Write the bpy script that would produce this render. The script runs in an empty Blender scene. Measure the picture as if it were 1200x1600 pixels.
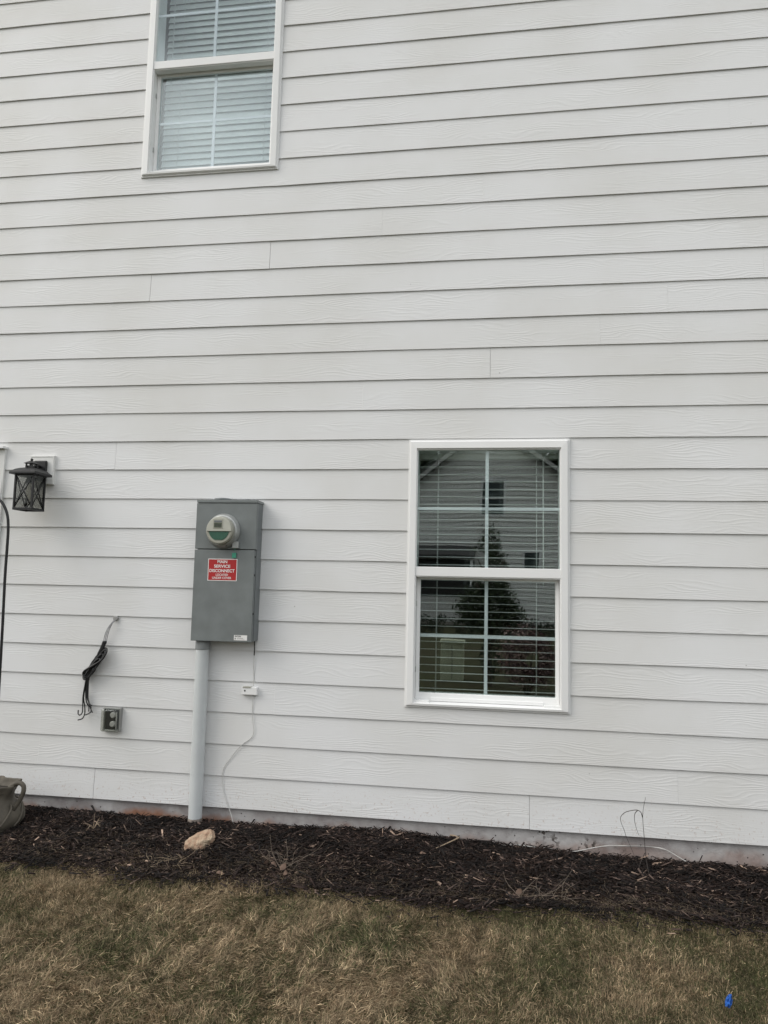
import bpy, math, random
import numpy as np
from mathutils import Vector, Matrix
random.seed(7); RNG = np.random.default_rng(11)
scn = bpy.context.scene
COL = scn.collection

# ------------------------------------------------------------ camera
cam_d = bpy.data.cameras.new("camera"); cam = bpy.data.objects.new("camera", cam_d); COL.objects.link(cam)
CAM = Vector((0.0, -4.21518, 1.28161)); YAW, PIT, ROL, FPX = 0.152471, 0.099679, 0.021881, 1155.0
f = Vector((-math.sin(YAW)*math.cos(PIT), math.cos(YAW)*math.cos(PIT), math.sin(PIT)))
r0 = Vector((math.cos(YAW), math.sin(YAW), 0)); u0 = r0.cross(f)
r = r0*math.cos(ROL) + u0*math.sin(ROL); u = -r0*math.sin(ROL) + u0*math.cos(ROL)
cam.matrix_world = Matrix(((r.x, u.x, -f.x, CAM.x), (r.y, u.y, -f.y, CAM.y), (r.z, u.z, -f.z, CAM.z), (0, 0, 0, 1)))
cam_d.sensor_fit = 'VERTICAL'; cam_d.sensor_height = 36.0; cam_d.lens = FPX/1600*36.0
cam_d.clip_start = 0.05; cam_d.clip_end = 3000
scn.camera = cam
scn.render.resolution_x = 768; scn.render.resolution_y = 1024

# ------------------------------------------------------------ light
SUN_TO = Vector((-0.78, -0.42, 0.72)).normalized()
world = bpy.data.worlds.new("World"); scn.world = world; world.use_nodes = True
wn = world.node_tree.nodes; wl = world.node_tree.links
bg = wn["Background"]; bg.inputs["Strength"].default_value = 0.10
sky = wn.new("ShaderNodeTexSky"); sky.sky_type = 'NISHITA'; sky.sun_disc = False
sky.sun_elevation = math.asin(SUN_TO.z); sky.sun_rotation = math.atan2(SUN_TO.x, SUN_TO.y)
sky.air_density = 1.2; sky.dust_density = 3.0; sky.ozone_density = 1.0
tc = wn.new("ShaderNodeTexCoord")
mp = wn.new("ShaderNodeMapping"); mp.inputs["Scale"].default_value = (1.0, 1.0, 2.2)
nz = wn.new("ShaderNodeTexNoise"); nz.inputs["Scale"].default_value = 2.3; nz.inputs["Detail"].default_value = 6; nz.inputs["Roughness"].default_value = 0.5
cr = wn.new("ShaderNodeValToRGB")
cr.color_ramp.elements[0].position = 0.36; cr.color_ramp.elements[0].color = (5.6, 5.8, 6.0, 1)
cr.color_ramp.elements[1].position = 0.62; cr.color_ramp.elements[1].color = (10.6, 10.75, 10.7, 1)
mx = wn.new("ShaderNodeMix"); mx.data_type = 'RGBA'; mx.inputs["Factor"].default_value = 0.86
wl.new(tc.outputs["Generated"], mp.inputs["Vector"]); wl.new(mp.outputs[0], nz.inputs["Vector"]); wl.new(nz.outputs["Fac"], cr.inputs["Fac"])
wl.new(sky.outputs[0], mx.inputs["A"]); wl.new(cr.outputs[0], mx.inputs["B"]); vd = wn.new("ShaderNodeVectorMath"); vd.operation = 'DOT_PRODUCT'; vd.inputs[1].default_value = (-0.3100, -0.7120, 0.6300); wl.new(tc.outputs["Generated"], vd.inputs[0])
nb = wn.new("ShaderNodeTexNoise"); nb.inputs["Scale"].default_value = 9.0; nb.inputs["Detail"].default_value = 3; wl.new(tc.outputs["Generated"], nb.inputs["Vector"])
ad = wn.new("ShaderNodeMath"); ad.operation = 'MULTIPLY_ADD'; ad.inputs[1].default_value = 0.004; wl.new(nb.outputs["Fac"], ad.inputs[0]); wl.new(vd.outputs["Value"], ad.inputs[2])
cm = wn.new("ShaderNodeMapRange"); cm.interpolation_type = 'SMOOTHSTEP'; cm.inputs["From Min"].default_value = 0.9984; cm.inputs["From Max"].default_value = 1.0008; cm.inputs["To Min"].default_value = 1.0; cm.inputs["To Max"].default_value = 0.50; wl.new(ad.outputs[0], cm.inputs["Value"])
sz_ = wn.new("ShaderNodeSeparateXYZ"); wl.new(tc.outputs["Generated"], sz_.inputs[0])
zg = wn.new("ShaderNodeMapRange"); zg.inputs["From Min"].default_value = 0.0; zg.inputs["From Max"].default_value = 1.0; zg.inputs["To Min"].default_value = 0.72; zg.inputs["To Max"].default_value = 1.32; wl.new(sz_.outputs["Z"], zg.inputs["Value"])
zm_ = wn.new("ShaderNodeMath"); zm_.operation = 'MULTIPLY'; wl.new(zg.outputs[0], zm_.inputs[0]); wl.new(cm.outputs[0], zm_.inputs[1])   # overcast: brighter overhead
sc_ = wn.new("ShaderNodeVectorMath"); sc_.operation = 'SCALE'; wl.new(mx.outputs["Result"], sc_.inputs[0]); wl.new(zm_.outputs[0], sc_.inputs["Scale"]); wl.new(sc_.outputs[0], bg.inputs["Color"])  # darker sky patch added to shape the upper window's reflection
sd = bpy.data.lights.new("sun", 'SUN'); sd.energy = 0.9; sd.angle = math.radians(36); sd.color = (1.0, 0.96, 0.90)
so = bpy.data.objects.new("sun", sd); COL.objects.link(so); so.rotation_euler = SUN_TO.to_track_quat('Z', 'Y').to_euler()
so.location = (-5, -8, 9)
scn.view_settings.view_transform = 'Standard'; scn.view_settings.look = 'None'
scn.view_settings.exposure = 0.60; scn.view_settings.gamma = 1.0
try:
    scn.cycles.max_bounces = 10; scn.cycles.transparent_max_bounces = 16
except Exception: pass

# ------------------------------------------------------------ helpers
OFF = {}
def link(o, parent=None):
    COL.objects.link(o)
    if parent is not None: o.parent = parent
    return o
def props(o, label=None, cat=None, group=None, kind=None):
    if label: o["label"] = label
    if cat: o["category"] = cat
    if group: o["group"] = group
    if kind: o["kind"] = kind
    return o
def thing(name, loc, label, cat, group=None):
    o = bpy.data.objects.new(name, None); o.empty_display_size = 0.1; COL.objects.link(o); o.location = loc
    OFF[o.name] = Vector(loc); return props(o, label, cat, group)
def off_of(parent):
    return OFF.get(parent.name, Vector((0, 0, 0))) if parent is not None else Vector((0, 0, 0))

class MB:
    def __init__(s): s.v = []; s.f = []; s.sm = []
    def add(s, vs, fs, smooth=False):
        b = len(s.v); s.v += [tuple(x) for x in vs]; s.f += [tuple(b+i for i in q) for q in fs]; s.sm += [smooth]*len(fs); return s
    def box(s, a, b, M=None):
        (x0, y0, z0), (x1, y1, z1) = a, b
        x0, x1 = min(x0, x1), max(x0, x1); y0, y1 = min(y0, y1), max(y0, y1); z0, z1 = min(z0, z1), max(z0, z1)
        vs = [Vector(p) for p in ((x0,y0,z0),(x1,y0,z0),(x1,y1,z0),(x0,y1,z0),(x0,y0,z1),(x1,y0,z1),(x1,y1,z1),(x0,y1,z1))]
        if M is not None: vs = [M @ p for p in vs]
        return s.add(vs, [(0,3,2,1),(4,5,6,7),(0,1,5,4),(1,2,6,5),(2,3,7,6),(3,0,4,7)])
    def tube(s, pts, rad, n=10, cap=True):
        pts = [Vector(p) for p in pts]; m = len(pts)
        if not hasattr(rad, '__len__'): rad = [rad]*m
        t0 = (pts[1]-pts[0]).normalized(); a = Vector((0,0,1)) if abs(t0.z) < 0.9 else Vector((1,0,0))
        nrm = t0.cross(a).normalized(); vs = []
        for i, p in enumerate(pts):
            t = (pts[min(i+1, m-1)]-pts[max(i-1, 0)]).normalized()
            nrm = (nrm - t*nrm.dot(t)).normalized(); bn = t.cross(nrm)
            for k in range(n):
                an = 2*math.pi*k/n; vs.append(p + (nrm*math.cos(an)+bn*math.sin(an))*rad[i])
        fs = [(i*n+k, i*n+(k+1) % n, (i+1)*n+(k+1) % n, (i+1)*n+k) for i in range(m-1) for k in range(n)]
        s.add(vs, fs, True)
        if cap:
            s.f.append(tuple(len(s.v)-m*n+k for k in range(n))[::-1]); s.sm.append(False)
            s.f.append(tuple(len(s.v)-n+k for k in range(n))); s.sm.append(False)
        return s
    def lathe(s, prof, c, axis='Z', n=32, fn=None, smooth=True, cap=True):
        c = Vector(c); vs = []; m = len(prof)
        for i, (rr, h) in enumerate(prof):
            for k in range(n):
                an = 2*math.pi*k/n; q = rr*(fn(an, i, h) if fn else 1.0)
                if axis == 'Z': p = Vector((q*math.cos(an), q*math.sin(an), h))
                else: p = Vector((q*math.cos(an), -h, q*math.sin(an)))
                vs.append(c+p)
        s.add(vs, [(i*n+k, i*n+(k+1) % n, (i+1)*n+(k+1) % n, (i+1)*n+k) for i in range(m-1) for k in range(n)], smooth)
        if cap:
            s.f.append(tuple(len(s.v)-m*n+k for k in range(n))[::-1]); s.sm.append(False)
            s.f.append(tuple(len(s.v)-n+k for k in range(n))); s.sm.append(False)
        return s
    def ring(s, x0, x1, z0, z1, wl, wr, wb, wt, yf, yb, yfi=None):
        """mitred rectangular frame in the XZ plane; yf = outer front y, yfi = inner front y"""
        if yfi is None: yfi = yf
        o = [(x0,z0),(x1,z0),(x1,z1),(x0,z1)]; i = [(x0+wl,z0+wb),(x1-wr,z0+wb),(x1-wr,z1-wt),(x0+wl,z1-wt)]
        vs = [(x,yf,z) for x,z in o]+[(x,yfi,z) for x,z in i]+[(x,yb,z) for x,z in o]+[(x,yb,z) for x,z in i]
        fs = []
        for k in range(4):
            j = (k+1) % 4
            fs += [(k,j,4+j,4+k), (8+k,12+k,12+j,8+j), (k,8+k,8+j,j), (4+k,4+j,12+j,12+k)]
        return s.add(vs, fs)
    def build(s, name, mat, parent=None, bevel=0, seg=2, cols=None):
        off = off_of(parent)
        me = bpy.data.meshes.new(name); me.from_pydata([tuple(Vector(p)-off) for p in s.v], [], s.f); me.update()
        me.polygons.foreach_set("use_smooth", s.sm); me.materials.append(mat)
        o = bpy.data.objects.new(name, me); link(o, parent); OFF[o.name] = off
        import bmesh
        bm = bmesh.new(); bm.from_mesh(me); bmesh.ops.recalc_face_normals(bm, faces=bm.faces); bm.to_mesh(me); bm.free()
        if bevel:
            m = o.modifiers.new("bevel", 'BEVEL'); m.width = bevel; m.segments = seg; m.limit_method = 'ANGLE'; m.angle_limit = math.radians(40)
        return o
def npmesh(name, V, nper, mat, parent=None, cols=None, faces_local=None):
    """V: (N,k,3) array of elements each with the same local faces"""
    N, k = V.shape[:2]; off = off_of(parent)
    fl = faces_local; loops = np.concatenate([np.array(q) for q in fl]); lens = np.array([len(q) for q in fl])
    me = bpy.data.meshes.new(name); me.vertices.add(N*k)
    me.vertices.foreach_set("co", (V.reshape(-1, 3)-np.array(off)).astype(np.float32).ravel())
    L = (np.arange(N)[:, None]*k + loops[None, :]).ravel().astype(np.int32)
    me.loops.add(len(L)); me.loops.foreach_set("vertex_index", L)
    tot = np.tile(lens, N).astype(np.int32); st = np.concatenate([[0], np.cumsum(tot)[:-1]]).astype(np.int32)
    me.polygons.add(len(tot)); me.polygons.foreach_set("loop_start", st)
    try: me.polygons.foreach_set("loop_total", tot)
    except Exception: pass
    me.update(calc_edges=True); me.validate()
    if cols is not None:
        at = me.color_attributes.new("Col", 'FLOAT_COLOR', 'POINT')
        c = np.ones((N, k, 4), np.float32); c[:, :, :3] = cols if cols.ndim == 3 else cols[:, None, :]
        at.data.foreach_set("color", c.ravel())
    me.materials.append(mat)
    o = bpy.data.objects.new(name, me); link(o, parent); OFF[o.name] = off; return o
def spline(pts, n=8):
    P = [Vector(p) for p in pts]; P = [P[0]*2-P[1]]+P+[P[-1]*2-P[-2]]; out = []
    for i in range(1, len(P)-2):
        for k in range(n):
            t = k/n; a, b, c, d = P[i-1:i+3]
            out.append(0.5*((2*b)+(c-a)*t+(2*a-5*b+4*c-d)*t*t+(3*b-a-3*c+d)*t**3))
    out.append(P[-2]); return out

def mat(name, col, rough=0.6, metal=0.0, var=0.0, vscale=8.0, bump=0.0, bscale=60.0, bdist=0.002, spec=0.5, attr=False, trans=0.0, coat=0.0, col2=None):
    m = bpy.data.materials.new(name); m.use_nodes = True; N = m.node_tree.nodes; L = m.node_tree.links
    b = N["Principled BSDF"]; b.inputs["Base Color"].default_value = (*col, 1); b.inputs["Roughness"].default_value = rough
    b.inputs["Metallic"].default_value = metal; b.inputs["Specular IOR Level"].default_value = spec
    if coat: b.inputs["Coat Weight"].default_value = coat
    if trans: b.inputs["Transmission Weight"].default_value = trans
    t = N.new("ShaderNodeTexCoord")
    if attr:
        a = N.new("ShaderNodeAttribute"); a.attribute_name = "Col"; L.new(a.outputs["Color"], b.inputs["Base Color"])
    elif var or col2:
        n = N.new("ShaderNodeTexNoise"); n.inputs["Scale"].default_value = vscale; n.inputs["Detail"].default_value = 6
        L.new(t.outputs["Object"], n.inputs["Vector"])
        x = N.new("ShaderNodeMix"); x.data_type = 'RGBA'
        c2 = col2 if col2 else tuple(c*(1-var) for c in col); c1 = col if col2 else tuple(min(1, c*(1+var)) for c in col)
        x.inputs["A"].default_value = (*c1, 1); x.inputs["B"].default_value = (*c2, 1)
        rp = N.new("ShaderNodeMapRange"); rp.inputs["From Min"].default_value = 0.35; rp.inputs["From Max"].default_value = 0.65
        L.new(n.outputs["Fac"], rp.inputs["Value"]); L.new(rp.outputs[0], x.inputs["Factor"]); L.new(x.outputs["Result"], b.inputs["Base Color"])
    if bump:
        n2 = N.new("ShaderNodeTexNoise"); n2.inputs["Scale"].default_value = bscale; n2.inputs["Detail"].default_value = 5
        L.new(t.outputs["Object"], n2.inputs["Vector"])
        bp = N.new("ShaderNodeBump"); bp.inputs["Strength"].default_value = bump; bp.inputs["Distance"].default_value = bdist
        L.new(n2.outputs["Fac"], bp.inputs["Height"]); L.new(bp.outputs[0], b.inputs["Normal"])
    return m
def math_node(N, L, op, a, b=None):
    n = N.new("ShaderNodeMath"); n.operation = op
    for i, v in enumerate((a, b)):
        if v is None: continue
        if isinstance(v, (int, float)): n.inputs[i].default_value = v
        else: L.new(v, n.inputs[i])
    return n.outputs[0]

# --- siding paint with embossed cedar grain
def siding_mat(name, base):
    m = bpy.data.materials.new(name); m.use_nodes = True; N = m.node_tree.nodes; L = m.node_tree.links
    b = N["Principled BSDF"]; b.inputs["Roughness"].default_value = 0.5; b.inputs["Specular IOR Level"].default_value = 0.35
    t = N.new("ShaderNodeTexCoord"); a = N.new("ShaderNodeAttribute"); a.attribute_name = "Col"
    va = N.new("ShaderNodeVectorMath"); va.operation = 'ADD'; L.new(t.outputs["Object"], va.inputs[0]); L.new(a.outputs["Color"], va.inputs[1])
    sx = N.new("ShaderNodeSeparateXYZ"); L.new(va.outputs[0], sx.inputs[0])
    def noise(scx, scz, det=2, rough=0.5, off=0.0):
        mpn = N.new("ShaderNodeMapping"); mpn.inputs["Scale"].default_value = (scx, 0.0, scz); mpn.inputs["Location"].default_value = (off, off, off)
        L.new(va.outputs[0], mpn.inputs["Vector"]); n = N.new("ShaderNodeTexNoise"); n.inputs["Scale"].default_value = 1.0
        n.inputs["Detail"].default_value = det; n.inputs["Roughness"].default_value = rough; L.new(mpn.outputs[0], n.inputs["Vector"]); return n.outputs["Fac"]
    low = noise(2.6, 11.0, 1.5); mid = noise(9.0, 40.0, 2, 0.5, 3.1)
    ph = math_node(N, L, 'ADD', math_node(N, L, 'MULTIPLY', sx.outputs["Z"], 66.0), math_node(N, L, 'ADD', math_node(N, L, 'MULTIPLY', low, 9.0), math_node(N, L, 'MULTIPLY', mid, 0.9)))
    sn = math_node(N, L, 'SINE', math_node(N, L, 'MULTIPLY', ph, 2*math.pi))
    sn = math_node(N, L, 'POWER', math_node(N, L, 'MAXIMUM', math_node(N, L, 'ADD', math_node(N, L, 'MULTIPLY', sn, 0.5), 0.5), 0.0), 2.2)
    mr = N.new("ShaderNodeMapRange"); mr.inputs["From Min"].default_value = 0.42; mr.inputs["From Max"].default_value = 0.62; mr.inputs["To Min"].default_value = 0.06; mr.inputs["To Max"].default_value = 1.0
    L.new(noise(2.2, 15.0, 2, 0.5, 7.7), mr.inputs["Value"])
    grain = math_node(N, L, 'MULTIPLY', sn, mr.outputs[0])
    fine = noise(7.0, 330.0, 3, 0.6, 1.3)
    h = math_node(N, L, 'ADD', grain, math_node(N, L, 'MULTIPLY', fine, 0.75))
    bp = N.new("ShaderNodeBump"); bp.inputs["Strength"].default_value = 0.42; bp.inputs["Distance"].default_value = 0.0012
    L.new(h, bp.inputs["Height"]); L.new(bp.outputs[0], b.inputs["Normal"])
    # faint dirt: broad mottling plus splash marks low on the wall
    so_ = N.new("ShaderNodeSeparateXYZ"); L.new(t.outputs["Object"], so_.inputs[0])
    n3 = N.new("ShaderNodeTexNoise"); n3.inputs["Scale"].default_value = 1.3; n3.inputs["Detail"].default_value = 7; L.new(t.outputs["Object"], n3.inputs["Vector"])
    x = N.new("ShaderNodeMix"); x.data_type = 'RGBA'; x.inputs["A"].default_value = (*base, 1); x.inputs["B"].default_value = (base[0]*0.90, base[1]*0.89, base[2]*0.86, 1)
    r1 = N.new("ShaderNodeMapRange"); r1.inputs["From Min"].default_value = 0.4; r1.inputs["From Max"].default_value = 0.7; L.new(n3.outputs["Fac"], r1.inputs["Value"]); L.new(r1.outputs[0], x.inputs["Factor"])
    n4 = N.new("ShaderNodeTexNoise"); n4.inputs["Scale"].default_value = 90; n4.inputs["Detail"].default_value = 3; L.new(t.outputs["Object"], n4.inputs["Vector"])
    r2 = N.new("ShaderNodeMapRange"); r2.inputs["From Min"].default_value = 0.60; r2.inputs["From Max"].default_value = 0.72; L.new(n4.outputs["Fac"], r2.inputs["Value"])
    r3 = N.new("ShaderNodeMapRange"); r3.inputs["From Min"].default_value = 0.24; r3.inputs["From Max"].default_value = 0.0; r3.inputs["To Max"].default_value = 0.6; L.new(so_.outputs["Z"], r3.inputs["Value"])
    y = N.new("ShaderNodeMix"); y.data_type = 'RGBA'; y.inputs["B"].default_value = (0.42, 0.31, 0.25, 1)
    L.new(x.outputs["Result"], y.inputs["A"]); L.new(math_node(N, L, 'MULTIPLY', r2.outputs[0], r3.outputs[0]), y.inputs["Factor"]); v5 = N.new("ShaderNodeTexVoronoi"); v5.inputs["Scale"].default_value = 3.1; L.new(t.outputs["Object"], v5.inputs["Vector"])
    r5 = N.new("ShaderNodeMapRange"); r5.inputs["From Min"].default_value = 0.016; r5.inputs["From Max"].default_value = 0.008; r5.inputs["To Max"].default_value = 0.55; L.new(v5.outputs["Distance"], r5.inputs["Value"])
    y5 = N.new("ShaderNodeMix"); y5.data_type = 'RGBA'; y5.inputs["B"].default_value = (0.25, 0.24, 0.22, 1); L.new(y.outputs["Result"], y5.inputs["A"]); L.new(r5.outputs[0], y5.inputs["Factor"])
    L.new(y5.outputs["Result"], b.inputs["Base Color"])
    return m
def glass_mat(name, ior, tint, wob):
    m = bpy.data.materials.new(name); m.use_nodes = True; N = m.node_tree.nodes; L = m.node_tree.links
    N.remove(N["Principled BSDF"]); out = N["Material Output"]
    g = N.new("ShaderNodeBsdfGlossy"); g.inputs["Roughness"].default_value = 0.0; g.inputs["Color"].default_value = (0.93, 0.98, 0.97, 1)
    tr = N.new("ShaderNodeBsdfTransparent"); tr.inputs["Color"].default_value = (*tint, 1)
    ge = N.new("ShaderNodeNewGeometry"); dt = N.new("ShaderNodeVectorMath"); dt.operation = 'DOT_PRODUCT'
    L.new(ge.outputs["Normal"], dt.inputs[0]); L.new(ge.outputs["Incoming"], dt.inputs[1]); f0 = ((ior-1)/(ior+1))**2
    sch = math_node(N, L, 'ADD', math_node(N, L, 'MULTIPLY', math_node(N, L, 'POWER', math_node(N, L, 'SUBTRACT', 1.0, math_node(N, L, 'ABSOLUTE', dt.outputs["Value"])), 5.0), 1-f0), f0)
    mixn = N.new("ShaderNodeMixShader"); L.new(sch, mixn.inputs[0]); L.new(tr.outputs[0], mixn.inputs[1]); L.new(g.outputs[0], mixn.inputs[2]); L.new(mixn.outputs[0], out.inputs["Surface"])
    t = N.new("ShaderNodeTexCoord"); n = N.new("ShaderNodeTexNoise"); n.inputs["Scale"].default_value = 2.6; n.inputs["Detail"].default_value = 0.5
    L.new(t.outputs["Object"], n.inputs["Vector"]); bp = N.new("ShaderNodeBump"); bp.inputs["Strength"].default_value = 1.0; bp.inputs["Distance"].default_value = wob
    L.new(n.outputs["Fac"], bp.inputs["Height"]); L.new(bp.outputs[0], g.inputs["Normal"])
    return m

M_side = siding_mat("siding_paint", (0.740, 0.743, 0.748))
M_trim = mat("vinyl_white", (0.82, 0.82, 0.815), 0.38, var=0.02, vscale=3)
M_white = mat("white_paint", (0.72, 0.72, 0.70), 0.5, var=0.03, bump=0.1)
M_back = mat("backing", (0.55, 0.54, 0.52), 0.8, var=0.05)
M_int = mat("room_paint", (0.16, 0.15, 0.14), 0.9, var=0.05)
M_floor = mat("room_floor", (0.12, 0.08, 0.05), 0.6, var=0.2)
M_glo = glass_mat("glass_outer", 2.1, (0.955, 0.985, 0.98), 0.0008)
M_gli = glass_mat("glass_inner", 1.42, (0.965, 0.985, 0.983), 0.0016)
M_glu = glass_mat("glass_outer_tinted", 2.0, (0.957, 0.978, 0.990), 0.0011)
M_grille = mat("grille_white", (0.68, 0.72, 0.74), 0.5, var=0.02)
M_slat = mat("blind_slat", (0.74, 0.74, 0.72), 0.5, var=0.02)
M_cord = mat("blind_cord", (0.62, 0.62, 0.60), 0.8, var=0.05)
M_grey = mat("grey_enamel", (0.172, 0.188, 0.188), 0.45, var=0.10, vscale=9, bump=0.06, bscale=350, bdist=0.0006)
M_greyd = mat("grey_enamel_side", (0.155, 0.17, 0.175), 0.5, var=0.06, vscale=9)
M_alu = mat("meter_ring_metal", (0.42, 0.43, 0.42), 0.42, metal=0.55, var=0.08, vscale=30)
M_plast = mat("meter_plastic", (0.36, 0.355, 0.30), 0.35, var=0.04, vscale=20)
M_mface = mat("meter_face_plastic", (0.46, 0.46, 0.40), 0.35, var=0.03, vscale=30)
M_green = mat("green_label", (0.028, 0.095, 0.062), 0.4, var=0.12, vscale=120)
M_lcd = mat("lcd_screen", (0.075, 0.09, 0.06), 0.15, var=0.2, vscale=80)
M_dark = mat("dark_recess", (0.02, 0.02, 0.02), 0.6, var=0.1)
M_red = mat("red_label", (0.42, 0.020, 0.022), 0.35, var=0.05)
M_lw = mat("label_white", (0.80, 0.79, 0.77), 0.5, var=0.02)
M_blk = mat("black_ink", (0.02, 0.02, 0.022), 0.5, var=0.1)
M_tag = mat("seal_green", (0.05, 0.30, 0.20), 0.4, var=0.1)
M_pvc = mat("pvc_grey", (0.56, 0.585, 0.59), 0.38, var=0.04, vscale=6, bump=0.05, bscale=90)
M_adp = mat("adapter_grey", (0.27, 0.285, 0.29), 0.5, var=0.06)
M_black = mat("black_metal", (0.006, 0.006, 0.007), 0.45, var=0.2, vscale=40, bump=0.15, bscale=200, bdist=0.0005)
M_rubber = mat("black_wire", (0.013, 0.013, 0.014), 0.42, var=0.2, vscale=60)
M_wgrey = mat("grey_wire", (0.30, 0.30, 0.31), 0.5, var=0.15, vscale=60)
M_cab = mat("white_cable", (0.56, 0.56, 0.54), 0.45, var=0.06, vscale=30)
M_urn = mat("urn_resin", (0.092, 0.080, 0.062), 0.72, var=0.22, vscale=14, bump=0.35, bscale=70, bdist=0.003)
M_soil = mat("soil", (0.03, 0.022, 0.016), 0.95, var=0.4, vscale=40, bump=0.6, bscale=80)
M_rock = mat("sandstone", (0.36, 0.225, 0.150), 0.85, col2=(0.46, 0.36, 0.255), vscale=34, bump=1.0, bscale=60, bdist=0.010)
M_chip = mat("bark_chip", (0.03, 0.02, 0.018), 0.8, attr=True, spec=0.3)
M_blade = mat("grass_blade", (0.2, 0.17, 0.1), 0.75, attr=True, spec=0.15)
M_leaf = mat("leaf", (0.05, 0.08, 0.03), 0.6, attr=True, spec=0.3)
M_bark = mat("bark", (0.10, 0.075, 0.055), 0.9, var=0.3, vscale=30, bump=0.8, bscale=60, bdist=0.01)
M_stem = mat("dry_stem", (0.055, 0.045, 0.04), 0.8, var=0.25, vscale=40)
M_straw = mat("straw", (0.33, 0.25, 0.17), 0.8, var=0.2, vscale=40)
M_twig = mat("dry_twig", (0.17, 0.135, 0.105), 0.85, var=0.3, vscale=40)
M_dleaf = mat("dead_leaf", (0.14, 0.09, 0.065), 0.8, var=0.25, vscale=40)
M_blue = mat("blue_plastic", (0.012, 0.09, 0.36), 0.35, var=0.35, vscale=60, bump=0.5, bscale=90, bdist=0.004)
M_roof = mat("shingle", (0.05, 0.048, 0.047), 0.9, var=0.35, vscale=6, bump=0.5, bscale=20, bdist=0.01)
M_nside = mat("neighbour_siding", (0.74, 0.73, 0.70), 0.6, var=0.03)
M_conc = mat("concrete_pale", (0.40, 0.37, 0.33), 0.85, var=0.1, vscale=2, bump=0.3)
M_util = mat("utility_green", (0.60, 0.63, 0.44), 0.5, var=0.08)
M_bulb = mat("bulb_glass", (0.75, 0.72, 0.62), 0.1, var=0.02, trans=0.6)
M_lglass = glass_mat("lantern_glass", 1.35, (0.74, 0.74, 0.73), 0.0)
M_clear = glass_mat("smoke_clear_plastic", 1.55, (0.82, 0.83, 0.80), 0.002)
M_opl = mat("outlet_grey", (0.30, 0.30, 0.29), 0.5, var=0.1)

def foundation_mat():
    m = bpy.data.materials.new("foundation_stucco"); m.use_nodes = True; N = m.node_tree.nodes; L = m.node_tree.links
    b = N["Principled BSDF"]; b.inputs["Roughness"].default_value = 0.9
    t = N.new("ShaderNodeTexCoord"); s = N.new("ShaderNodeSeparateXYZ"); L.new(t.outputs["Object"], s.inputs[0])
    def nz_(sc, d=5):
        n = N.new("ShaderNodeTexNoise"); n.inputs["Scale"].default_value = sc; n.inputs["Detail"].default_value = d; L.new(t.outputs["Object"], n.inputs["Vector"]); return n.outputs["Fac"]
    def mr_(v, a, c, lo=0.0, hi=1.0):
        n = N.new("ShaderNodeMapRange"); n.inputs["From Min"].default_value = a; n.inputs["From Max"].default_value = c; n.inputs["To Min"].default_value = lo; n.inputs["To Max"].default_value = hi; L.new(v, n.inputs["Value"]); return n.outputs[0]
    def mix_(fac, A, B):
        x = N.new("ShaderNodeMix"); x.data_type = 'RGBA'; L.new(fac, x.inputs["Factor"])
        for k, v in (("A", A), ("B", B)):
            if isinstance(v, tuple): x.inputs[k].default_value = (*v, 1)
            else: L.new(v, x.inputs[k])
        return x.outputs["Result"]
    c = mix_(mr_(nz_(7, 8), 0.40, 0.60), (0.46, 0.445, 0.44), (0.29, 0.265, 0.26))
    # exposed clay stain rising from the soil, stronger to the left
    zz = math_node(N, L, 'ADD', s.outputs["Z"], math_node(N, L, 'MULTIPLY', math_node(N, L, 'SUBTRACT', nz_(6), 0.5), 0.22))
    left = mr_(s.outputs["X"], -0.2, -1.6, 0.35, 1.0)
    c = mix_(math_node(N, L, 'MULTIPLY', mr_(zz, -0.055, -0.10), left), c, (0.27, 0.135, 0.085))
    # pits
    v = N.new("ShaderNodeTexVoronoi"); v.inputs["Scale"].default_value = 38; L.new(t.outputs["Object"], v.inputs["Vector"])
    pit = math_node(N, L, 'MULTIPLY', mr_(v.outputs["Distance"], 0.16, 0.10), mr_(nz_(17, 2), 0.52, 0.58))
    c = mix_(pit, c, (0.05, 0.04, 0.035))
    # flaking patch
    patch = math_node(N, L, 'MULTIPLY', mr_(s.outputs["X"], 0.0, 0.2), mr_(s.outputs["X"], 0.72, 0.62))
    
    crk = math_node(N, L, 'MULTIPLY', math_node(N, L, 'MULTIPLY', mr_(nz_(42, 3), 0.53, 0.58), patch), mr_(nz_(9, 3), 0.42, 0.55))
    c = mix_(crk, c, (0.09, 0.075, 0.065)); L.new(c, b.inputs["Base Color"])
    h = math_node(N, L, 'SUBTRACT', math_node(N, L, 'ADD', nz_(45), math_node(N, L, 'MULTIPLY', nz_(9), 1.5)), math_node(N, L, 'ADD', math_node(N, L, 'MULTIPLY', pit, 1.2), crk))
    bp = N.new("ShaderNodeBump"); bp.inputs["Strength"].default_value = 0.7; bp.inputs["Distance"].default_value = 0.006; L.new(h, bp.inputs["Height"]); L.new(bp.outputs[0], b.inputs["Normal"])
    return m
M_found = foundation_mat()
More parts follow.
